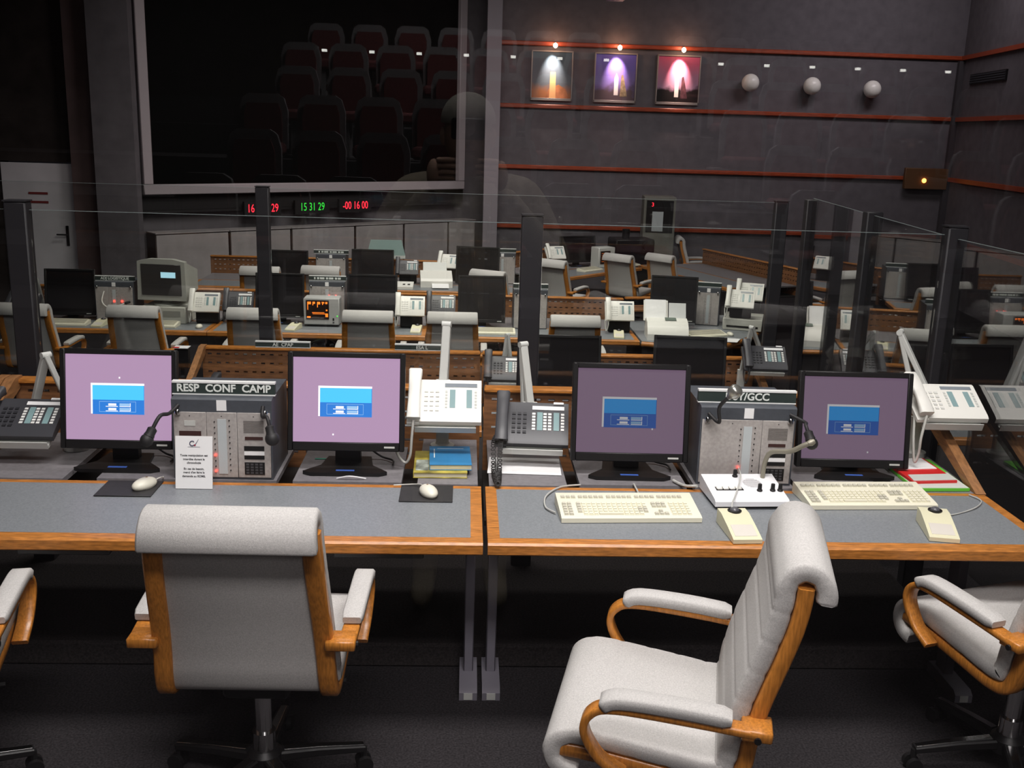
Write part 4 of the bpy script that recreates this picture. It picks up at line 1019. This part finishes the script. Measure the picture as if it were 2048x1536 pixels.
MB().box(a0, a1, .02, .12, 0, .14, b=.01).build('frame_bottom', FRM, t); MB().box(a0, a0+.14, .02, .12, .14, 3.2, b=.01).build('frame_side', FRM, t)
MB().box(a1-.14, a1, .02, .12, .14, 3.2, b=.01).build('frame_side', FRM, t); MB().box(a0, a1, .02, .12, 3.2, 3.32, b=.01).build('frame_top', FRM, t)
MB().box(a0-.42, a1+.05, .13, .30, -.22, 3.6).build('backing', M('black_backing', (.006, .005, .006), .8), t, 0)
MB().box(a0-.42, a1-.1, .135, .20, -.26, -.03).build('clock_fascia', M('black_fascia', (.008, .007, .008), .6), t, 0)
def clock(px, py, s, mat, lb, size=.17):
    d = at(px, py, Y=1.0)-Vector((0, 0, EYE)); k = (S0.dot(sn)+.075)/(d.x*sn.x+d.y*sn.y)
    t = thing('digital_clock', lb, 'clock', (d.x*k, d.y*k, EYE+d.z*k-.105), ang)
    MB().box(-.30, .30, .0, .055, 0, .21).build('case', M('black_fascia', (.008, .007, .008), .6), t, 0)
    text(s, size, 'digits', mat, t, (0, -.002, .105), sx=.72)
clock(526, 417, '16        29', LEDTXT_R, 'wall clock with red digits 16 29'); clock(625, 414, '15 31 29', LEDTXT_G, 'wall clock with green digits 15 31 29'); clock(711, 411, '-00 16 00', LEDTXT_R, 'countdown clock with red digits minus 00 16 00')
t = thing('fire_extinguisher', 'red fire extinguisher at the foot of the pillar', 'extinguisher', (at(193, 545, Y=14.0).x, 14.0, ZL))
MB().lathe([(.05, 0), (.085, .01), (.085, .42), (.05, .50), (.025, .53)], n=16).build('cylinder', M('extinguisher_red', (.35, .02, .02), .4), t); MB().lathe([(.086, .28), (.086, .36)], n=16).build('label_band', PAPER, t)
MB().tube(smooth([(0, 0, .54), (.06, -.03, .60), (.12, -.05, .45), (.11, -.05, .2)], 5), .012).box(-.06, .04, -.012, .012, .54, .60).build('hose', BLACKP, t)

# launch photographs with their little lamps
def poster_mat(k, top, mid, low, sc, a1, a2):
    m = bpy.data.materials.new('launch_photo_'+k); m.use_nodes = True; t = m.node_tree; b = t.nodes['Principled BSDF']; b.inputs['Roughness'].default_value = .35
    tc = nd(t, 'ShaderNodeTexCoord'); sx = nd(t, 'ShaderNodeSeparateXYZ'); no = nd(t, 'ShaderNodeTexNoise'); no.inputs['Scale'].default_value = sc; no.inputs['Detail'].default_value = 6
    t.links.new(tc.outputs['Object'], no.inputs['Vector']); t.links.new(tc.outputs['Object'], sx.inputs[0])
    ad = nd(t, 'ShaderNodeMath', operation='MULTIPLY_ADD'); ad.inputs[1].default_value = .45; t.links.new(no.outputs['Fac'], ad.inputs[0]); t.links.new(sx.outputs['Z'], ad.inputs[2])
    cr = nd(t, 'ShaderNodeValToRGB'); e = cr.color_ramp.elements; e[0].position = .22; e[0].color = (*low, 1); e[1].position = .95; e[1].color = (*top, 1)
    e2 = e.new(a1); e2.color = (*low, 1); e3 = e.new(a2); e3.color = (*mid, 1)
    t.links.new(ad.outputs[0], cr.inputs[0]); t.links.new(cr.outputs[0], b.inputs['Base Color']); return m
PIC = [(1.385, .66, 'framed picture of a pale flame over an orange cloud', poster_mat('a', (.05, .08, .11), (.12, .13, .15), (.42, .15, .06), 3, .30, .45), 'a'),
       (2.46, .68, 'framed picture of a rocket on its pad under violet sky', poster_mat('b', (.14, .11, .50), (.22, .16, .42), (.10, .07, .08), 5, .36, .50), 'b'),
       (3.53, .70, 'framed picture of a rocket in pink dawn light', poster_mat('c', (.60, .10, .20), (.42, .25, .36), (.015, .012, .012), 4, .40, .48), 'c')]
FR = M('grey_picture_frame', (.33, .29, .27), .4)
for i, (x, wd, lb, pm, k) in enumerate(PIC):
    z0, hgt = 2.58, .74
    t = thing('launch_picture', lb, 'picture', (x, 17.995, z0))
    a = wd/2
    MB().box(-a, a, -.03, 0, 0, hgt).build('print', pm, t, 0)
    MB().box(-a-.02, a+.02, -.045, .0, -.045, -.001, b=.004).box(-a-.02, a+.02, -.045, 0, hgt, hgt+.025, b=.004).box(-a-.022, -a-.001, -.045, 0, -.04, hgt+.02, b=.004).box(a+.001, a+.022, -.045, 0, -.04, hgt+.02, b=.004).build('frame', FR, t)
    cx = {'a': .02, 'b': .02, 'c': -.02}[k]
    if k == 'a':
        MB().prism([(cx-.055, .0), (cx+.055, 0), (cx+.045, .42), (cx-.045, .42)], 'y', -.032, -.0302).build('flame_print', M('flame_print', (.85, .42, .18), .4), t, 0)
        MB().prism([(cx-.12, 0), (cx+.28, 0), (cx+.22, .15), (cx+.10, .22), (cx-.06, .16)], 'y', -.0316, -.0301).build('cloud_print', M('cloud_print', (.50, .17, .07), .4, noise=(8, .4)), t, 0)
    else:
        MB().prism([(cx-.035, .08), (cx+.035, .08), (cx+.035, .36), (cx, .44), (cx-.035, .36)], 'y', -.032, -.0302).build('rocket_print', M('rocket_print', (.75, .70, .66), .4), t, 0)
        MB().prism([(cx+.07, .06), (cx+.19, .06), (cx+.16, .22), (cx+.11, .42), (cx+.08, .40)], 'y', -.0318, -.0302).build('tower_print', M('tower_print_'+k, (.30, .22, .12) if k == 'b' else (.10, .04, .05), .4, noise=(20, .5)), t, 0)
    # lamp
    l = thing('picture_lamp', ['small lit lamp above the pale flame picture', 'small lit lamp above the violet sky picture', 'small lit lamp above the pink dawn picture'][i], 'lamp', (x+.03, 17.94, z0+hgt+.10))
    MB().tube([(0, .0, .03), (0, -.10, .05), (0, -.14, .02)], .012, 8).build('arm', CHROME, l)
    MB().ell((0, -.14, -.005), (.036, .036, .040), 14, 10).build('bulb', M('lit_bulb', (.9, .8, .6), .3, emis=(38, (1, .62, .38))), l, 60)
    sp = bpy.data.lights.new('picture_lamp_light', 'SPOT'); sp.energy = (230, 200, 260)[i]; sp.color = ((1, .86, .74), (1, .72, .66), (1, .66, .55))[i]; sp.spot_size = R(58); sp.spot_blend = 1.0; sp.shadow_soft_size = .02
    so = bpy.data.objects.new('picture_lamp_light', sp); COL.objects.link(so); so.parent = l; so.location = (-.02, -.16, -.03); so.rotation_euler = Vector((0, .14, -.23)).to_track_quat('-Z', 'Y').to_euler()
    pt = bpy.data.lights.new('picture_lamp_glow', 'POINT'); pt.energy = 2.2; pt.color = (1, .45, .25); pt.shadow_soft_size = .03
    po = bpy.data.objects.new('picture_lamp_glow', pt); COL.objects.link(po); po.parent = l; po.location = (0, -.14, .06)
for i, (x, z) in enumerate(((4.726, 2.93), (5.781, 2.91), (6.818, 2.89))):
    t = thing('globe_lamp', ['unlit white globe lamp next to the pink dawn picture', 'unlit white globe lamp between two other globes', 'unlit white globe lamp near the room corner'][i], 'lamp', (x, 18.0, z))
    MB().ell((0, -.19, 0), (.145, .145, .145), 24, 16).build('globe', M('opal_globe', (.92, .90, .84), .3), t, 60)
    MB().cyl((0, -.07, -.02), (0, -.0, -.02), .05, .07).build('wall_mount', BLACKP, t)
t = thing('reflection_box', 'small brown box with orange lamp standing in for a gallery reflection', 'light', (7.98, 17.90, 1.25))  # solid box and glowing lamp imitate a reflection from the gallery
MB().box(-.40, .36, -.05, .03, 0, .36, b=.01).build('case', M('brown_box', (.12, .055, .02), .6), t); MB().ell((-.06, -.06, .15), (.04, .03, .04), 10, 8).build('lamp', M('orange_lamp', (.5, .2, .02), .4, emis=(6, (1, .35, .06))), t)
pv = sw[0][0]+dv.x*1.4, sw[0][1]+dv.y*1.4
t = thing('air_vent', 'dark air grille on the side wall below the top rail', 'vent', (pv[0], pv[1], 3.0), math.degrees(math.atan2(dv.y, dv.x)))
MB().box(-.8, .8, -.03, .03, 0, .16).build('recess', BLACKP, t, 0)
for i in range(4): MB().box(-.78, .78, -.045, .045, .02+i*.036, .03+i*.036).build('slat', DARKG, t, 0)
t = thing('ceiling_beam_end', 'pale vertical duct coming down from the ceiling', 'duct', (at(1230, 10, Y=15).x, 15, 4.1))
MB().box(-.10, .10, -.1, .1, -.25, 1.5, b=.01).build('duct', M('pale_duct', (.30, .25, .27), .6), t); MB().box(-.12, .12, -.12, .12, -.28, -.25).build('flange', DARKG, t)

# ------------------------------------------------------------------ public gallery behind the viewer (seen in the reflections)
GRED = M('dark_red_seat_cloth', (.16, .045, .045), .95, noise=(60, .2)); GGR = M('grey_seat_shell', (.24, .235, .24), .7)
sm_b = MB().prism([(-.23, 0), (.23, 0), (.235, .36), (.20, .48), (.14, .52), (-.14, .52), (-.20, .48), (-.235, .36)], 'y', 0, .05).mesh('seat_shell', GGR)
sm_c = MB().prism([(-.18, .05), (.18, .05), (.18, .34), (.15, .43), (-.15, .43), (-.18, .34)], 'y', .05, .085).mesh('back_cushion', GRED)
sm_s = MB().box(-.22, .22, .05, .45, -.06, .06, b=.03).mesh('seat_cushion', GRED)
sm_l = MB().box(-.03, .03, .0, .35, -.42, -.06).box(-.20, .20, -.02, .30, -.44, -.42).mesh('pedestal', GGR)
lampm = MB().box(-.03, .03, .0, .02, 0, .03).mesh('number_lamp', M('row_lamp', (.8, .8, .75), .4, emis=(7, (1, 1, .92))))
words = ['front', 'second', 'third', 'fourth', 'fifth', 'sixth']
for r_, (gy, gz) in enumerate(GROWS):
    for side, xs in (('by the stairs', [-2.0+i*.56 for i in range(7)]), ('by the wall', [2.75+i*.56 for i in range(6)])):
        for x in xs:
            t = thing('gallery_seat', 'red and grey gallery seat in the %s row of the block %s' % (words[r_], side), 'seat', (x+(.14 if r_ % 2 else 0), gy, gz), 0, 'gallery seats, %s row %s' % (words[r_], side))
            for n_, me in (('seat_shell', sm_b), ('back_cushion', sm_c), ('seat_cushion', sm_s), ('pedestal', sm_l)): inst(n_, me, t, (0, 0, .45))
            if r_ == 4: inst('number_lamp', lampm, t, (.28, .06, .87))

# ------------------------------------------------------------------ the visitor with the camera (seen in the reflections)
def make_person(label, loc, rz, jacket, capm, cam_up=True):
    t = thing('person', label, 'person', loc, rz)
    def skin(name, V, Ed, Rr, mat, par, lv=2):
        me = bpy.data.meshes.new(name); me.from_pydata(V, Ed, []); me.materials.append(mat)
        o = bpy.data.objects.new(name, me); COL.objects.link(o); o.parent = par
        mo = o.modifiers.new('skin', 'SKIN'); mo.use_smooth_shade = True
        me.skin_vertices.new() if not me.skin_vertices else None
        for i, r_ in enumerate(Rr): me.skin_vertices[0].data[i].radius = (r_[0], r_[1]) if isinstance(r_, tuple) else (r_, r_)
        me.skin_vertices[0].data[0].use_root = True
        s = o.modifiers.new('sub', 'SUBSURF'); s.levels = lv; s.render_levels = lv
        return o
    hx = .045
    V = [(0, 0, .95), (0, -.01, 1.15), (0, -.02, 1.36), (0, 0, 1.46),
         (.19, -.01, 1.40), (.30, .04, 1.17), (.10, .16, 1.42 if cam_up else 1.15),
         (-.19, -.01, 1.40), (-.30, .04, 1.17), (-.10, .16, 1.42 if cam_up else 1.15),
         (.10, 0, .90), (.11, .03, .50), (.12, -.01, .10), (.13, .14, .045),
         (-.10, 0, .90), (-.11, .03, .50), (-.12, -.01, .10), (-.13, .14, .045)]
    E_ = [(0, 1), (1, 2), (2, 3), (2, 4), (4, 5), (5, 6), (2, 7), (7, 8), (8, 9), (0, 10), (10, 11), (11, 12), (12, 13), (0, 14), (14, 15), (15, 16), (16, 17)]
    rr = [(.17, .12), (.17, .12), (.17, .12), (.06, .06), .07, .052, .036, .07, .052, .036, .09, .065, .045, .04, .09, .065, .045, .04]
    skin('body', V, E_, rr, jacket, t)
    SK = M('skin_tone', (.46, .28, .20), .6)
    h = MB().ell((0, .015, 1.585), (.075, .095, .115), 22, 16).ell((0, .02, 1.525), (.055, .075, .06), 16, 10)
    h.tube([(0, 0, 1.44), (0, .005, 1.52)], .052, 14)
    h.ell((0, .113, 1.575), (.014, .02, .022), 10, 8)
    for s in (-1, 1): h.ell((s*.077, .0, 1.575), (.012, .02, .03), 10, 8)
    hd = h.build('head', SK, t, 60)
    f = MB()
    for s in (-1, 1): f.ell((s*.032, .102, 1.60), (.012, .007, .007), 10, 8)
    f.build('eyes', M('eye_white', (.7, .68, .66), .3), hd, 60)
    MB().ell((0, .096, 1.535), (.026, .008, .006), 12, 6).build('mouth', M('lip_tone', (.35, .13, .11), .5), hd, 60)
    c = MB().ell((0, .005, 1.625), (.086, .105, .085), 22, 14); c.v = [Vector((v.x, v.y, max(v.z, 1.615))) for v in c.v]
    c.build('knitted_cap', capm, hd, 60)
    for s in (-1, 1):
        b = Vector(V[6 if s > 0 else 9])
        hn = MB().ell(b+Vector((s*-.0, .02, .045)), (.022, .035, .045), 12, 8)
        for k in range(4):
            a = b+Vector((s*-.012, .035, .085-.018*k)); L = (.062, .07, .066, .052)[k]
            hn.tube([a, a+Vector((-s*L*.45, .022, .003)), a+Vector((-s*L*.9, .008, .002))], [.009, .0085, .007], 8)
        a = b+Vector((-s*.01, -.005, .05)); hn.tube([a, a+Vector((-s*.03, -.012, .012)), a+Vector((-s*.05, -.008, .016))], [.010, .009, .008], 8)
        hn.build('hand', SK, t, 60)
    return t
make_person('person in beige jacket and pale cap raising a camera', (0, -.30, ZG), 0, M('beige_jacket', (.30, .26, .19), .9), M('pale_cap', (.40, .38, .33), .95))
t = thing('compact_camera', 'small dark compact camera held up in both hands', 'camera', (0, -.085, EYE-.045), 0)
MB().box(-.05, .05, -.025, .0, .012, .075, b=.006).build('body', BLACKP, t); MB().cyl((0, 0, .045), (0, .02, .045), .022).build('lens', CHROME, t)
t = make_person('person in grey coat waiting beside the gallery aisle', (1.75, -1.1, ZG), 20, M('grey_coat', (.12, .12, .13), .9), M('grey_hair', (.30, .29, .28), .95), False)
